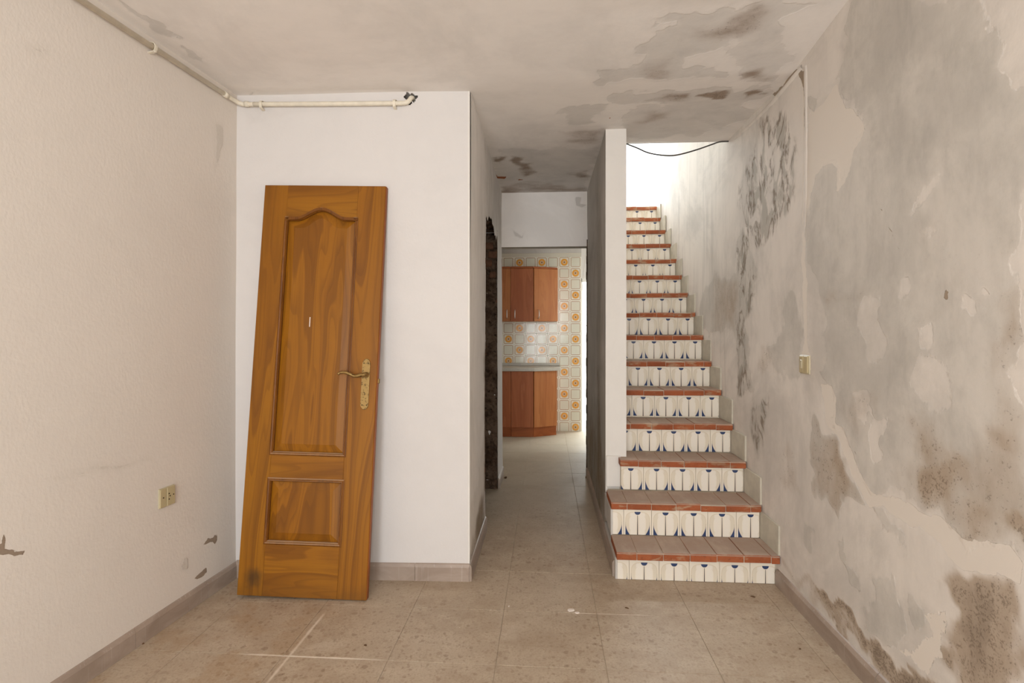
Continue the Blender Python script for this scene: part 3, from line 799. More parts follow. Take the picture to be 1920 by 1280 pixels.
# ---- hall, right side = partition that carries the stairs
PX0, PX1, PY = .355, .479, 3.19
part_bare = [([(3.2, 0), (4.6, 0), (4.6, .75), (3.9, .70), (3.5, .85), (3.2, .95)], .95, .12), ([(3.3, .5), (3.6, .4), (3.75, 1.8), (3.5, 2.1)], .8, .15)]
hr = surface('wall_hall_right', lambda U, V, W: (PX0 + W, U, V), PY, 4.73, -.01, H + .01, 0.015, M_HALL,
    {'bare': (.35, part_bare), 'damp': (.06, [([(3.2, 0), (4.6, 0), (4.6, .6), (3.8, .55), (3.4, .5), (3.2, .35)], .6, .15), ([(3.45, .2), (3.7, .2), (3.72, 1.0), (3.5, 1.0)], .7, .1)])}, amp=.004, sd=14)
surface('wall_end', lambda U, V, W: (U, PY + W, V), PX0, PX1, .30, H + .01, 0.01, M_WHITE, {}, amp=.0006, sd=15, parent=hr, kind=None)
box('wall_core', PX0 + .012, PX1, PY + .006, 4.73, 0, H + .01, M_WHITE, hr)
box('wall_core', PX1 - .012, PX1 + .0, 4.73, 5.64, 0, H + .01, M_WHITE, hr)
box('wall_core', PX0 + .03, PX1, PY + .26, 5.60, H + .01, RWT, M_WHITE, hr)
box('wall_end', PX0 + .003, .445, PY - .012, PY + .005, .334, .52, M_WHITE, hr, .003)

# ---- lintel over the kitchen doorway
e_bare = [(poly(on_y, [(455, 60), (475, 60), (470, 85), (495, 90), (475, 98), (455, 90)], 860, 340, 2.066, HY), 1.2, .01),
          (poly(on_y, [(205, 180), (225, 195), (245, 210), (260, 190), (250, 220), (220, 215)], 860, 340, 2.066, HY), .7, .015)]
lint = surface('wall_hall_end', lambda U, V, W: (U, HY + W, V), HX0 - .02, PX0 + .02, 2.013, H + .02, 0.008, M_LINTEL, {'bare': (-.15, e_bare, .008)}, amp=.0015, sd=17)
box('wall_core', HX0 - .02, PX0 + .02, HY + .006, HY + .13, 2.015, H + .02, simple('mortar_soffit', (160, 152, 138), .9, .1, var=.5, scale=14, bump=.5), lint, .004)
bm = bmesh.new()
for k in range(30):      # crumbled edge of the right-hand jamb
    z = k * .069; bm_box(bm, PX0 - .004 - random.uniform(0, .006), PX0 + .01, HY - .015, HY + .05, z, z + .069)
link('jamb_edge', mesh_of('jamb_edge', bm, M_JAMB), lint)

# ---- kitchen shell
KY = 6.70
kb = box('wall_kitchen', -1.7, .44, KY, KY + .12, 0, H, simple('tile_adhesive', (206, 200, 184), .7, .2), kind='structure')
box('wall_core', .44, 1.72, KY, KY + .12, 1.95, H, M_WHITE, kb)
box('wall_core', 1.16, 1.72, KY, KY + .12, 0, 1.95, M_WHITE, kb)
box('wall_kitchen_left', -1.78, -1.70, 4.66, KY + .12, 0, H, M_WHITE, kind='structure')
kr = box('wall_kitchen_right', 1.60, 1.68, 5.62, 5.66, 0, H, M_WHITE, kind='structure')
box('wall_core', 1.60, 1.68, 5.66, KY, 0, 1.05, M_WHITE, kr)
box('wall_core', 1.60, 1.68, 5.66, KY, 2.05, H, M_WHITE, kr)
box('wall_core', 1.60, 1.68, 6.35, KY, 1.05, 2.05, M_WHITE, kr)
box('wall_core', PX1, 1.68, 5.60, 5.64, 0, H, M_WHITE, kr)
KT = 0.1427; KZ = 0.1400
bm = bmesh.new(); bm_box(bm, -KT / 2 + .0012, KT / 2 - .0012, 0, .008, -KZ / 2 + .0012, KZ / 2 - .0012); bevel(bm, .0018)
kt_me = mesh_of('wall_tile', bm, M_KF)
bm = bmesh.new(); bm_box(bm, -KT / 2 + .0012, KT / 2 - .0012, 0, .008, -KZ / 2 + .0012, KZ / 2 - .0012); bevel(bm, .0018)
kp_me = mesh_of('wall_tile', bm, M_KP)
for i in range(-7, 1):
    for j in range(0, 16):
        x = .366 + i * KT; z = .051 + j * KZ
        # flower tiles alternate with plain framed ones; (.366, 2.011) is a flower tile
        fl = (i + j) % 2 == 0
        if z + KZ / 2 > 2.40: continue
        link('wall_tile', kt_me if fl else kp_me, kb, (x, KY - .008, z))
box('plaster_band', -1.7, .44, KY - .007, KY, 16 * KZ + .03, H, M_HALL, kb, .002)
# reveal and white frame of the patio door
df = box('door_frame_kitchen', .44, .452, KY + .03, KY + .09, 0, 1.95, M_FRAMEW, kind='structure', bev=.003)
box('frame_head', .44, 1.16, KY + .03, KY + .09, 1.90, 1.95, M_FRAMEW, df, .003)
box('frame_post', 1.125, 1.16, KY + .03, KY + .09, 0, 1.90, M_FRAMEW, df, .003)
# patio outside
po = box('patio_ground', -1.5, 3.5, KY + .12, 11, -.12, -.03, M_PATIO, kind='structure')
box('patio_wall', -1.5, 3.5, 10.6, 10.8, -.03, 1.25, M_PATIO, kind='structure')

# ---- stairwell above
up = box('wall_stairwell_front', PX0, XR + .14, SY0 - .12, SY0, H + .09, RWT, M_WHITE, kind='structure')
box('landing_floor', PX0, 2.6, 5.60, 7.1, 2.50, 2.575, M_WHITE, up)
tw = box('wall_terrace', -.2, .30, 7.02, 7.12, 2.575, RWT, M_WHITE, kind='structure')
box('wall_core', 1.95, 2.6, 7.02, 7.12, 2.575, RWT, M_WHITE, tw)
box('wall_core', .30, 1.95, 7.02, 7.12, 4.35, RWT, M_WHITE, tw)
box('frame_post', 1.08, 1.12, 7.03, 7.08, 2.575, 4.35, M_FRAMEW, tw)
box('wall_core', 2.5, 2.6, 5.46, 7.02, 2.575, RWT, M_WHITE, tw)
box('wall_core', XR + .14, 2.6, 5.36, 5.46, 2.575, RWT, M_WHITE, tw)
box('stairwell_roof', -.2, 2.6, SY0 - .12, 7.12, RWT, RWT + .1, M_WHITE, tw)

# ---- street wall behind the camera: door and window openings
fw = box('wall_front', -2.4, -1.12, -2.35, -2.2, 0, 2.6, M_WHITE, kind='structure')
box('wall_core', -.14, .22, -2.35, -2.2, 0, 2.6, M_WHITE, fw)
box('wall_core', 1.16, 1.35, -2.35, -2.2, 0, 2.6, M_WHITE, fw)
box('wall_core', -1.12, -.14, -2.35, -2.2, 2.25, 2.6, M_WHITE, fw)
box('wall_core', .22, 1.16, -2.35, -2.2, 2.15, 2.6, M_WHITE, fw)
box('wall_core', .22, 1.16, -2.35, -2.2, 0, .95, M_WHITE, fw)

# ---- skirting
def skirt_run(name, p0, p1, nrm, hgt, parent_name=None, t=.012, seglen=.40, off=0.0, z=0.0):
    """short marble pieces with a chamfered top, each its own object; the first is the parent"""
    p0 = Vector(p0); p1 = Vector(p1); d = (p1 - p0); Ln = d.length; d.normalize(); n = Vector(nrm).normalized()
    root = None; s = -off
    while s < Ln:
        a, b = max(s, 0), min(s + seglen, Ln)
        s += seglen
        if b - a < .01: continue
        bm = bmesh.new(); prof = [(0, 0), (t, 0), (t, hgt - .018), (t * .45, hgt - .004), (0, hgt)]
        jit = random.uniform(-.001, .001)
        A = [bm.verts.new(p0 + d * (a + .0008) + n * (q[0] + jit) + Vector((0, 0, q[1] + z))) for q in prof]
        B = [bm.verts.new(p0 + d * (b - .0008) + n * (q[0] + jit) + Vector((0, 0, q[1] + z))) for q in prof]
        bm.faces.new(A); bm.faces.new(B[::-1])
        for i in range(5): bm.faces.new((A[i], B[i], B[(i + 1) % 5], A[(i + 1) % 5]))
        me = mesh_of('skirting_tile', bm, M_SKIRT)
        if root is None: root = link(name, me, kind='structure')
        else: link('skirting_tile', me, root)
    return root
skirt_run('baseboard_back', (-1.60, by(-1.6) - .002, 0), (-.392, by(-.392) - .002, 0), (0, -1, 0), .088, off=.27)
skirt_run('baseboard_left', (lx(-1.9), -1.9, 0), (lx(2.6), 2.6, 0), (1, -LK, 0), .082, off=.1)
skirt_run('baseboard_right', (XR, -1.9, 0), (XR, 2.70, 0), (-1, 0, 0), .082, t=.016, off=.2)
skirt_run('baseboard_hall_left', (HX0, 2.634, 0), (HX0, OY0 - .03, 0), (1, 0, 0), .088)
skirt_run('baseboard_hall_left', (HX0, OY1 + .01, 0), (HX0, HY, 0), (1, 0, 0), .088)
skirt_run('baseboard_hall_right', (PX0, 2.74, 0), (PX0, HY, 0), (-1, 0, 0), .088, t=.014, off=.12)

# ================================================================= STAIRCASE
NY = [2.667, 2.890, 3.107, 3.323, 3.540, 3.748, 3.940, 4.147, 4.361, 4.546, 4.735, 4.947, 5.165, 5.378, 5.556]
NZ = [.155, .333, .514, .694, .880, 1.060, 1.243, 1.417, 1.585, 1.752, 1.914, 2.085, 2.256, 2.425, 2.581]
stair = empty('staircase', (.75, 2.68, 0), 'narrow tiled staircase rising along the stained wall on the right, terracotta treads and patterned risers', 'staircase')
SO = Vector((.75, 2.68, 0))
TW = .1505; TPH = 1.0985          # a tile is centred on x = TPH - k*TW
def riser_mesh(x0, x1, z0, z1, tw):     # relative to the top middle of the full tile
    bm = bmesh.new(); bm_box(bm, x0, x1, 0, .008, z0, z1); bevel(bm, .0012)
    return mesh_of('riser_tile', bm, M_RISER)
full_cache = {}
BW = .1315
for n in range(15):
    y, z = NY[n], NZ[n]; zb = NZ[n - 1] if n else 0.0
    ynext = NY[n + 1] if n < 14 else 5.62
    xl = PX0 + .004 if n < 2 else (.437 if n == 2 else PX1 + .002)
    nose = .037; over = (.042, .012, .028, .028, .026, .018)[n] if n < 6 else .018; yr = y + over                       # riser face behind the nosing
    core = box('step', xl + .004 - SO.x, XR + .01 - SO.x, yr + .009 - SO.y, (ynext + .04 if n < 14 else 5.60) - SO.y, (max(zb - .02, 0) if n else 0) - SO.z, z - .003, M_MORTAR, stair)
    if n < 2:        # plastered flank facing the hall
        box('step_flank', PX0 - .004 - SO.x, xl + .005 - SO.x, yr + .002 - SO.y, PY + .01 - SO.y, 0 if n == 0 else .15, z - nose - .002, M_HALL, core, .002)
    # riser tiles
    hid = max(0, (CH - z + nose) / y * over) + .0095
    zt = z - nose - hid; zlo = zb + .001
    k = 0
    while True:
        cx = TPH - k * TW; a, b = cx - TW / 2 + .0008, cx + TW / 2 - .0008
        k += 1
        if b < xl + .004: break
        a, b = max(a, xl + .003), min(b, XR - .012)
        key = (round(a - cx, 4), round(b - cx, 4), round(zlo - zt, 3), round(hid, 3))
        if key not in full_cache: full_cache[key] = riser_mesh(a - cx, b - cx, zlo - zt, hid + .002, TW)
        link('riser_tile', full_cache[key], core, (cx - SO.x, yr - SO.y, zt))
    cx = TPH + TW          # narrow strip against the wall
    a, b = cx - TW / 2 + .0008, XR - .001
    if b - a > .006:
        key = ('e', round(zlo - zt, 3))
        if n == 0 and False: pass
    # tread bricks with a rounded nosing
    k = 0; ph = XR - .006 - (.040, .055, .088, .10, .11, .05, .09, .03, .07, .02, .05, .1, .06, .03, .08)[n]
    xs = [XR - .004]
    q = ph
    while q > xl - .006 + .03: xs.append(q); q -= BW
    xs.append(xl - .008 if n < 3 else xl)
    for i in range(len(xs) - 1):
        b, a = xs[i], xs[i + 1]
        bm = bmesh.new(); g_ = .0016
        bm_box(bm, a + g_, b - g_, 0, ynext + .010 - y, -nose, 0)
        bmesh.ops.bevel(bm, geom=[e for e in bm.edges if all(v.co.y < .001 for v in e.verts) and abs(e.verts[0].co.z - e.verts[1].co.z) < .001 and e.verts[0].co.z > -.001], offset=.005, segments=2, affect='EDGES')
        bmesh.ops.bevel(bm, geom=[e for e in bm.edges if e.calc_length() > .02], offset=.0015, segments=1, affect='EDGES')
        o = link('tread_brick', mesh_of('tread_brick', bm, M_TERRA), core,
                 (-SO.x, y - SO.y + random.uniform(-.0025, .0025), z + random.uniform(-.001, .001)), rot=(random.uniform(-.0015, .0015), random.uniform(-.002, .002), 0))
    box('mortar_joint', xl + .004 - SO.x, XR - .006 - SO.x, y + .004 - SO.y, yr + .02 - SO.y, z - nose + .002, z - .003, M_MORTAR, core)
    # stepped skirting tile on the wall
    if n < 14:
        sk = box('skirting_tile', XR - .009 - SO.x, XR + .002 - SO.x, y + .012 - SO.y, ynext + .02 - SO.y, z, z + .085 + (NZ[n + 1] - z) * .35, M_SKIRT_ST, core, .0015)
# plaster that closes the stair's flank below the first two treads
# ================================================================= LOOSE DOOR
DW, DL, DT = .622, 2.012, .036
ybot, ytop = 2.400, 2.583
lean = math.asin((ytop - ybot) / DL)
roll = math.radians(1.2)
door = empty('loose_door', (-.853 - DW / 2 + .004, ybot, 0.006), 'unhung honey-coloured pine door leaning against the white back wall', 'door', rot=(-lean, roll, math.radians(1.3)))
# local frame: x across (centre 0), y thickness (front at 0, back +DT), z up
OX0, OX1 = -DW / 2 + .122, -DW / 2 + .482
Z1, Z2, Z3, Z4, Z5 = .252, .548, .672, 1.838, 1.876
def slab(name, x0, x1, z0, z1, mat, y0=0.0, y1=DT, bev=.0012, parent=door): return box(name, x0, x1, y0, y1, z0, z1, mat, parent, bev)
slab('stile', -DW / 2, OX0, 0.004, DL, M_DOORV)
slab('stile', OX1, DW / 2, 0.004, DL, M_DOORV)
slab('bottom_rail', OX0, OX1, 0.004, Z1, M_DOORH, .0004)
slab('middle_rail', OX0, OX1, Z2, Z3, M_DOORH, .0004)
def arch(x):       # height of the arched edge above Z4
    t = (x - OX0) / (OX1 - OX0); u = (t - .5) / .36
    return Z4 + (Z5 - Z4 + .012) * (0.5 + 0.5 * math.cos(math.pi * min(1, abs(u))))
ax_ = [OX0 + (OX1 - OX0) * i / 28 for i in range(29)]
prism('top_rail', [(x, arch(x)) for x in ax_] + [(OX1, DL), (OX0, DL)], 'y', .0004, DT, M_DOORH, door)
# raised-and-fielded panels
def panel(name, z0, top, inset=.042):
    bm = bmesh.new(); n = 28
    def ring(off, yy):
        xs = [OX0 + off + (OX1 - OX0 - 2 * off) * i / n for i in range(n + 1)]
        pts = [(x, yy, z0 + off) for x in reversed(xs)]
        pts += [(x, yy, (top(OX0 + (x - OX0 - off) / (OX1 - OX0 - 2 * off) * (OX1 - OX0)) if callable(top) else top) - off) for x in xs]
        return [bm.verts.new(p) for p in pts]
    R = [ring(-.004, .014), ring(.006, .014), ring(inset, .004), ring(inset + .004, .0025)]
    for A, B in zip(R, R[1:]):
        m = len(A)
        for i in range(m): bm.faces.new((A[i], A[(i + 1) % m], B[(i + 1) % m], B[i]))
    A = R[-1]
    for i in range(n): bm.faces.new((A[n - i], A[n - i - 1], A[n + 1 + i + 1], A[n + 1 + i]))
    bk = ring(-.004, .026)
    for i in range(len(bk)): bm.faces.new((R[0][i], R[0][(i + 1) % len(bk)], bk[(i + 1) % len(bk)], bk[i]))
    bm.faces.new(bk)
    return link(name, mesh_of(name, bm, M_DOORP), door)
panel('upper_panel', Z3, arch); panel('lower_panel', Z1, Z2)
def moulding(path, closed=True, parent=door, name='moulding', wd=.009, pr=.005):
    bm = bmesh.new(); P = [Vector((p[0], 0, p[1])) for p in path]; n = len(P); prof = [(-wd, .002), (-wd, -pr * .4), (-wd * .35, -pr), (wd * .2, -pr * .5), (wd * .55, -pr * .75), (wd, .003), (wd, .012)]
    rings = []
    for i in range(n):
        a, b = P[(i - 1) % n], P[(i + 1) % n]
        t1 = (P[i] - a).normalized(); t2 = (b - P[i]).normalized(); t = (t1 + t2).normalized()
        nn = Vector((t.z, 0, -t.x)); k = 1 / max(.5, math.cos(t1.angle(t2) / 2))
        rings.append([bm.verts.new(P[i] + nn * q[0] * k + Vector((0, q[1], 0))) for q in prof])
    for i in range(n):
        A, B = rings[i], rings[(i + 1) % n]
        for j in range(len(prof) - 1): bm.faces.new((A[j], A[j + 1], B[j + 1], B[j]))
    return link(name, mesh_of(name, bm, M_MOULD), parent)
up_path = [(OX0, Z3)] + [(OX0, arch(OX0))] + [(x, arch(x)) for x in ax_[1:-1]] + [(OX1, arch(OX1)), (OX1, Z3)]
moulding(up_path)
moulding([(OX0, Z1), (OX0, Z2), (OX1, Z2), (OX1, Z1)])
# carved bead on the arch
prism('arch_bead', [(x, arch(x) + .008) for x in ax_] + [(x, arch(x) - .006) for x in reversed(ax_)], 'y', -.009, .0, M_MOULD, door, .002)
for (x0, x1) in ((OX0 - .007, OX0 + .016), (OX1 - .016, OX1 + .007)):
    box('arch_block', x0, x1, -.009, .0, Z4 - .010, Z4 + .010, M_MOULD, door, .003)
# handle: shaped brass plate with S-shaped lever
hxp = DW / 2 - .052; hz0, hz1 = .893, 1.140
def plate_outline(cx, z0, z1, w_):
    p = []
    for s in (1,):
        p += [(cx - w_, z0 + .030), (cx - w_, z0 + .018), (cx - w_ * .72, z0 + .013), (cx - w_ * .62, z0 + .005), (cx - w_ * .25, z0), (cx + w_ * .25, z0), (cx + w_ * .62, z0 + .005), (cx + w_ * .72, z0 + .013), (cx + w_, z0 + .018), (cx + w_, z0 + .030)]
    q = [(2 * cx - x, z0 + z1 - z) for x, z in p]
    return p + q
hp = prism('handle_plate', plate_outline(hxp, hz0, hz1, .0195), 'y', -.006, .0, M_BRASS, door, .0018)
for sx in (-1, 1):
    for zz in (hz0 + .022, hz1 - .022):
        bm = bmesh.new(); tube(bm, [(hxp + sx * .011, -.0075, zz), (hxp + sx * .011, -.004, zz)], .0028, 8)
        link('screw', mesh_of('screw', bm, M_DARK, True), hp)
bm = bmesh.new()
for (dx, dz) in ((.002, .075), (-.006, .06), (.006, .055), (-.009, .045)):
    tube(bm, [(hxp + dx, -.0072, hz0 + dz), (hxp + dx, -.005, hz0 + dz)], .0016, 6)
link('keyhole_mark', mesh_of('keyhole_mark', bm, M_DARK), hp)
pz = 1.062
lev = bmesh.new()
tube(lev, [(hxp + .004, -.004, pz), (hxp + .004, -.030, pz), (hxp + .004, -.048, pz)], [.014, .011, .0105], 12)
tube(lev, smooth_path([(hxp + .010, -.046, pz), (hxp - .012, -.046, pz - .002), (hxp - .040, -.046, pz - .008), (hxp - .066, -.047, pz + .002), (hxp - .090, -.048, pz + .009), (hxp - .112, -.049, pz + .006), (hxp - .122, -.050, pz - .002)], 5),
     [.0105] * 4 + [.0095] * 5 + [.008] * 5 + [.0085] * 6 + [.0075] * 5 + [.006] * 5 + [.0035], 10)
link('lever_handle', mesh_of('lever_handle', lev, M_BRASS, True), door)
# lock face and latch on the edge
lk = box('lock_face', DW / 2 - .0005, DW / 2 + .0015, .008, .028, .93, 1.13, M_BRASS, door)
box('latch', DW / 2 + .001, DW / 2 + .011, .012, .024, 1.02, 1.045, M_BRASS, lk, .003)
box('scratch', -.04, -.036, -.0006 + .003, .0032, 1.292, 1.34, M_CHIP, door)
prism('edge_strip', [(DW / 2 - .0005, .003), (DW / 2 + .003, .006), (DW / 2 + .003, DT - .004), (DW / 2 - .0005, DT)], 'z', .006, DL - .001, m_wood('pine_lipping', (150, 84, 36), (140, 76, 28), (110, 56, 16), 2, 6, 8), door)

# ================================================================= PIPE along the ceiling
pipe = empty('water_pipe', (lx(2.5) + .03, 2.56, 2.45), 'cream painted water pipe clipped under the ceiling along left and back walls', 'pipe')
PO = Vector(pipe.location)
r_ = .0115
pts = [(lx(-2.1) + .022, -2.1, 2.452), (lx(2.50) + .022, 2.50, 2.444)]
cor = [(lx(2.50) + .022, 2.50, 2.444), (lx(2.56) + .024, 2.555, 2.444), (lx(2.57) + .045, by(-1.58) - .022, 2.436), (-1.50, by(-1.5) - .022, 2.434)]
hole_c = (hx, by(hx), hz)
end = [(-1.50, by(-1.5) - .022, 2.434), (-1.1, by(-1.1) - .022, 2.430), (-.76, by(-.76) - .022, 2.428), (-.715, by(-.72) - .022, 2.430), (-.697, by(-.7) - .020, 2.442), (-.690, by(-.7) - .012, 2.458), (-.686, by(-.7) + .008, 2.466), (-.684, by(-.7) + .04, 2.466)]
def tobj(name, path, r, mat, seg=10): return tube_obj(name, [Vector(p) - PO for p in path], r, mat, pipe, seg)
tobj('pipe_length', pts, r_, M_PIPE); tobj('pipe_bend', smooth_path(cor, 6), r_, M_PIPE); tobj('pipe_length', smooth_path(end[:3], 3) + smooth_path(end[2:], 6)[1:], r_, M_PIPE)
tobj('pipe_joint', [(lx(2.50) + .022, 2.48, 2.444), (lx(2.50) + .022, 2.51, 2.444)], .0145, M_PIPE)
tobj('pipe_joint', [(-1.545, by(-1.545) - .022, 2.435), (-1.525, by(-1.525) - .022, 2.4345)], .0145, M_PIPE)
# thin sealant line between pipe and ceiling
for (px, wall) in ((283, 'l'), (495, 'b'), (740, 'b')):
    if wall == 'l':
        yy = 2.06; c = Vector((lx(yy) + .022, yy, 2.4465)); ex = Vector((0, 1, 0)); nn = Vector((1, 0, 0))
    else:
        xx = on_y(px, 203, 2.61)[0]; c = Vector((xx, by(xx) - .022, 2.433 if px < 600 else 2.429)); ex = Vector((1, 0, 0)); nn = Vector((0, -1, 0))
    bm = bmesh.new()
    path = [c - nn * .02 + Vector((0, 0, .020)), c + nn * .004 + Vector((0, 0, .017)), c + nn * .013 + Vector((0, 0, .008)), c + nn * .014, c + nn * .012 + Vector((0, 0, -.012)), c + nn * .004 + Vector((0, 0, -.022)), c - nn * .02 + Vector((0, 0, -.026))]
    path = [p - PO for p in smooth_path(path, 3)]
    ra = [bm.verts.new(p - ex * .007) for p in path]; rb = [bm.verts.new(p + ex * .007) for p in path]
    for i in range(len(path) - 1): bm.faces.new((ra[i], ra[i + 1], rb[i + 1], rb[i]))
    bmesh.ops.recalc_face_normals(bm, faces=bm.faces)
    bmesh.ops.solidify(bm, geom=list(bm.faces), thickness=.003)
    tube(bm, [c - PO + nn * .002 + Vector((0, 0, -.018)), c - PO + nn * .012 + Vector((0, 0, -.018))], .005, 8)
    link('pipe_clip', mesh_of('pipe_clip', bm, M_PIPE), pipe)

# ================================================================= SOCKET, SWITCH, CABLES
yS, zS = 2.150, .558
sk = empty('wall_socket', (lx(yS), yS, zS), 'yellowed ivory socket plate low on the left wall', 'socket', rot=(0, 0, math.atan2(-LK, 1)))
box('back_plate', 0, .006, -.042, .042, -.042, .042, M_PVC, sk, .002)
box('cover_half', .005, .011, -.040, -.006, -.040, .040, M_PVCD, sk, .002)
box('socket_face', .005, .012, -.004, .040, -.040, .040, M_PVCD, sk, .002)
bm = bmesh.new()
for (dy, dz) in ((.006, .012), (.011, .001), (.006, -.012)): tube(bm, [(.0105, dy, dz), (.0127, dy, dz)], .003, 8)
link('socket_hole', mesh_of('socket_hole', bm, M_DARK), sk)
for dy in (-.024, .030):
    bm = bmesh.new(); tube(bm, [(.0095, dy, .002), (.0127, dy, .002)], .0028, 8); link('screw', mesh_of('screw', bm, M_DARK), sk)
yW, zW = 2.424, 1.120
sw = empty('light_switch', (XR, yW, zW), 'yellowed light switch at the foot of the plastered cable chase on the right wall', 'switch')
box('back_plate', -.006, .004, -.044, .040, -.040, .044, M_PVC, sw, .002)
box('cover_half', -.011, -.005, -.038, -.001, -.036, .040, M_PVCD, sw, .002)
box('cover_half', -.011, -.005, .001, .036, -.036, .040, M_PVCD, sw, .002)
box('rocker', -.015, -.010, .004, .024, -.018, .022, M_PVC, sw, .003)
# plaster ridge of the chased cable above the switch
def ridge(path, w_, pr, name, parent, mat):
    bm = bmesh.new(); P = [Vector(p) for p in path]; R = []
    for i, p in enumerate(P):
        t = (P[min(i + 1, len(P) - 1)] - P[max(i - 1, 0)]).normalized(); s_ = t.cross(Vector((1, 0, 0))).normalized()
        ww = w_ * random.uniform(.75, 1.2)
        R.append([bm.verts.new(p + s_ * a * ww + Vector((-h * pr + .003, 0, 0))) for a, h in ((-1, 0), (-.55, .8), (0, 1), (.55, .8), (1, 0))])
    for A, B in zip(R, R[1:]):
        for j in range(4): bm.faces.new((A[j], A[j + 1], B[j + 1], B[j]))
    return link(name, mesh_of(name, bm, mat, True), parent)
M_RIDGE = simple('patched_plaster', (206, 197, 185), .9, .1, var=.35, scale=14, bump=.4)
ridge([(XR, 2.432 + .006 * math.sin(z * 5), z) for z in np.linspace(1.18, 2.46, 40)], .015, .0035, 'cable_chase', right, M_RIGHT)
ridge([(XR, y_, 2.475 - .03 * math.sin((y_ - 2.45) * 3)) for y_ in np.linspace(2.46, 3.3, 30)], .014, .008, 'cable_chase', right, M_RIGHT)

cb = tube_obj('hanging_cable', smooth_path([(PX1 + .012, SY0 - .03, 2.478), (.515, SY0 - .03, 2.478), (.58, SY0 - .03, 2.452), (.655, SY0 - .03, 2.418), (.75, SY0 - .03, 2.400), (.83, SY0 - .03, 2.400), (.943, SY0 - .03, 2.427), (1.05, SY0 - .03, 2.462), (1.10, SY0 - .03, 2.478), (1.156, SY0 - .03, 2.480)], 6), .0045, M_CABLE, seg=6)
tag(cb, 'thin dark cable sagging across the opening above the stairs', 'cable')
kx = .47
c1 = [(*on_y(1099, 470, 6.62)[:1], 6.62, on_y(1099, 470, 6.62)[1]), (on_y(1093, 520, 6.62)[0], 6.62, on_y(1093, 520, 6.62)[1]), (on_y(1092, 545, 6.62)[0], 6.62, on_y(1092, 545, 6.62)[1]),
      (on_y(1096, 575, 6.62)[0], 6.62, on_y(1096, 575, 6.62)[1]), (on_y(1098, 605, 6.62)[0], 6.62, on_y(1098, 605, 6.62)[1]), (on_y(1102, 614, 6.62)[0], 6.62, on_y(1102, 614, 6.62)[1]), (on_y(1108, 610, 6.62)[0], 6.62, on_y(1108, 610, 6.62)[1]), (on_y(1112, 560, 6.62)[0], 6.64, on_y(1112, 560, 6.62)[1]), (.60, 6.69, 1.96)]
kc = tube_obj('loose_cable', smooth_path(c1, 5), .0035, M_WCABLE, seg=6)
tag(kc, 'loose pale cable looping down beside the bright kitchen door', 'cable')

# ================================================================= KITCHEN UNITS
FY = 6.25; KB = KY - .010
def door_leaf(name, x0, y0, x1, y1, z0, z1, mat, parent, O, t=.018, handle=None):
    a = Vector((x0, y0, 0)); b = Vector((x1, y1, 0)); d = (b - a).normalized(); n = Vector((d.y, -d.x, 0))
    bm = bmesh.new(); g_ = .0018
    q = [a + d * g_, b - d * g_, b - d * g_ + n * t, a + d * g_ + n * t]
    A = [bm.verts.new(p - O + Vector((0, 0, z0 + g_))) for p in q]; B = [bm.verts.new(p - O + Vector((0, 0, z1 - g_))) for p in q]
    bm.faces.new(A[::-1]); bm.faces.new(B)
    for i in range(4): bm.faces.new((A[i], A[(i + 1) % 4], B[(i + 1) % 4], B[i]))
    bevel(bm, .0015)
    o = link(name, mesh_of(name, bm, mat), parent)
    if handle:
        c = a + d * handle[0] + n * t - O; z0h, z1h = handle[1], handle[2]
        pth = [c + Vector((0, 0, z0h)), c + n * .022 + Vector((0, 0, z0h + .008)), c + n * .028 + Vector((0, 0, (z0h + z1h) / 2)), c + n * .022 + Vector((0, 0, z1h - .008)), c + Vector((0, 0, z1h))]
        tube_obj('handle', smooth_path(pth, 5), .0045, M_STEEL, o, 8)
    return o
def unit(nm, label, cat, grp, outline, z0, z1, doors, plinth=None, mat=M_BEECHV, top=None):
    O = Vector((outline[0][0], outline[0][1], 0)); e = empty(nm, (O.x, O.y, 0), label, cat, grp)
    prism('body', [(p[0] - O.x, p[1] - O.y) for p in outline], 'z', z0, z1, mat, e, .001)
    for (x0, y0, x1, y1, m, hd) in doors: door_leaf('cabinet_door', x0, y0, x1, y1, z0, z1, m, e, O, handle=hd)
    if plinth:
        prism('plinth', [(p[0] - O.x, p[1] - O.y) for p in plinth], 'z', 0.0, z0 - .001, M_BEECHH, e, .001)
    if top:
        prism('cornice', [(p[0] - O.x, p[1] - O.y) for p in top], 'z', z1, z1 + .022, M_BEECHH, e, .003)
    return e
xa, xb_, xc, xd = -.78, -.434, -.160, .128
za, zb2 = 1.392, 2.025
unit('wall_cabinet', 'beech wall cabinet seen only as a strip at the left edge of the kitchen doorway', 'cabinet', None,
     [(xa, FY + .02), (xb_ - .001, FY + .02), (xb_ - .001, KB), (xa, KB)], za, zb2, [(xa, FY + .018, xb_, FY + .018, M_BEECHV, (.34 - .035, za + .035, za + .135))], top=[(xa, FY - .006), (xb_ - .001, FY - .006), (xb_ - .001, KB), (xa, KB)])
unit('wall_cabinet', 'middle beech wall cabinet with reddish door and bow handle at its left', 'cabinet', None,
     [(xb_ + .001, FY + .02), (xc - .001, FY + .02), (xc - .001, KB), (xb_ + .001, KB)], za, zb2, [(xb_, FY + .018, xc, FY + .018, M_BEECHR, (.055, za + .035, za + .135))], top=[(xb_ + .001, FY - .006), (xc - .001, FY - .006), (xc - .001, KB), (xb_ + .001, KB)])
ye = FY + .15
unit('wall_cabinet', 'end wall cabinet with an angled beech door next to bare tiles', 'cabinet', None,
     [(xc + .001, FY + .02), (xd, ye + .02), (xd, KB), (xc + .001, KB)], za, zb2, [(xc, FY + .018, xd, ye + .018, M_BEECHV, (.055, za + .035, za + .135))], top=[(xc + .001, FY - .006), (xd + .003, ye - .006), (xd + .003, KB), (xc + .001, KB)])
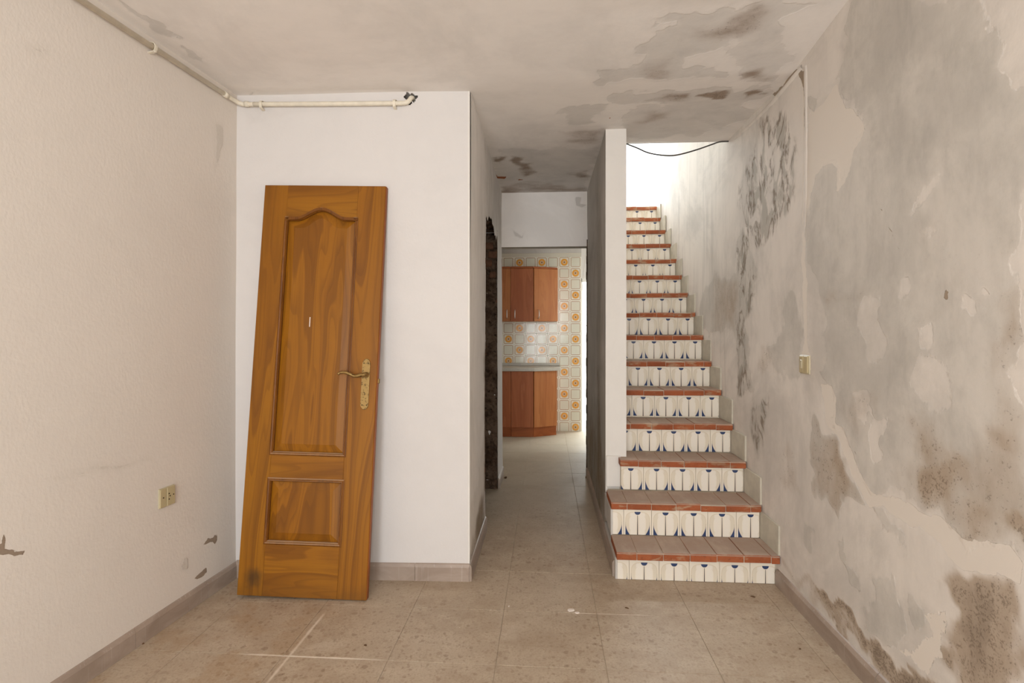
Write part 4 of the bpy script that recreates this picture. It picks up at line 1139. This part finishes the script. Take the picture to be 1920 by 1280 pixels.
zc0, zc1 = .118, .792
def base_u(lbl, x0, x1, y0, y1, m):
    return unit('base_cabinet', lbl, 'cabinet', None, [(x0 + .001, y0 + .02), (x1 - .001, y1 + .02), (x1 - .001, KB), (x0 + .001, KB)], zc0, zc1, [(x0, y0 + .018, x1, y1 + .018, m, None)],
        plinth=[(x0 + .001, y0 + .035), (x1 - .002, y1 + .035), (x1 - .002, KB), (x0 + .001, KB)])
base_u('beech base cabinet seen only as a strip beside the left doorway edge', -.78, -.428, FY, FY, M_BEECHR)
base_u('middle beech base cabinet with a plain reddish door under the worktop', -.428, xc, FY, FY, M_BEECHR)
base_u('end base cabinet with an angled plain beech door beside the tiles', xc, .118, FY, ye, M_BEECHV)
wt = prism('worktop', [(-.80, FY - .02), (xc + .01, FY - .02), (.172, ye - .03), (.172, KB), (-.80, KB)], 'z', zc1 + .001, zc1 + .040, M_COUNTER, None, .003)
box('upstand', -.80, .165, KB - .016, KB - .001, zc1 + .041, zc1 + .075, M_COUNTER, wt, .003)
tag(wt, 'grey worktop running over the beech base cabinets', 'worktop')

# ================================================================= DEBRIS on the floor
def chip(px, py, sx, sy, mat, label, cat='debris', grp=None, h=.003, name='plaster_chip', rot=0.0):
    x, y = on_z(px, py, 0)
    bm = bmesh.new(); n = 9; rr = [random.uniform(.7, 1.15) for _ in range(n)]
    A = [bm.verts.new((math.cos(i * 6.283 / n) * sx * rr[i], math.sin(i * 6.283 / n) * sy * rr[i], 0)) for i in range(n)]
    B = [bm.verts.new((v.co.x * .85, v.co.y * .85, h * random.uniform(.8, 1.2))) for v in A]
    bm.faces.new(A[::-1]); bm.faces.new(B)
    for i in range(n): bm.faces.new((A[i], A[(i + 1) % n], B[(i + 1) % n], B[i]))
    o = link(name, mesh_of(name, bm, mat), None, (x, y, .0006), rot=(0, 0, rot))
    return tag(o, label, cat, grp)
chip(1071, 1144, .016, .014, M_CHIP, 'larger white plaster flake on the floor before the hall')
chip(1082, 1149, .011, .009, M_CHIP, 'smaller white plaster flake touching the larger one before the hall')
chip(954, 1137, .004, .005, M_CHIP, 'tiny white crumb on the floor before the hall doorway')
chip(685, 1210, .007, .004, M_CHIPB, 'dark brown splinter on the floor right of the leaning door', rot=-.3)
chip(1175, 1140, .010, .003, M_CHIPB, 'dark splinter on the floor left of the bottom step', rot=-.4)
chip(1412, 1119, .012, .003, M_CHIPB, 'dark splinter on the floor in front of the bottom step', rot=-.5)
chip(1500, 1217, .005, .003, M_CHIPB, 'dark crumb on the floor near the right skirting')
chip(1100, 895, .012, .02, M_CHIPB, 'small brown rubble at the foot of the right kitchen doorway jamb', h=.012, name='rubble_lump')
chip(948, 896, .014, .02, M_CHIPB, 'small dark rubble at the foot of the left kitchen doorway jamb', h=.008, name='rubble_lump')
chip(268, 1207, .006, .004, M_CHIPB, 'reddish brown crumb beside the left skirting')
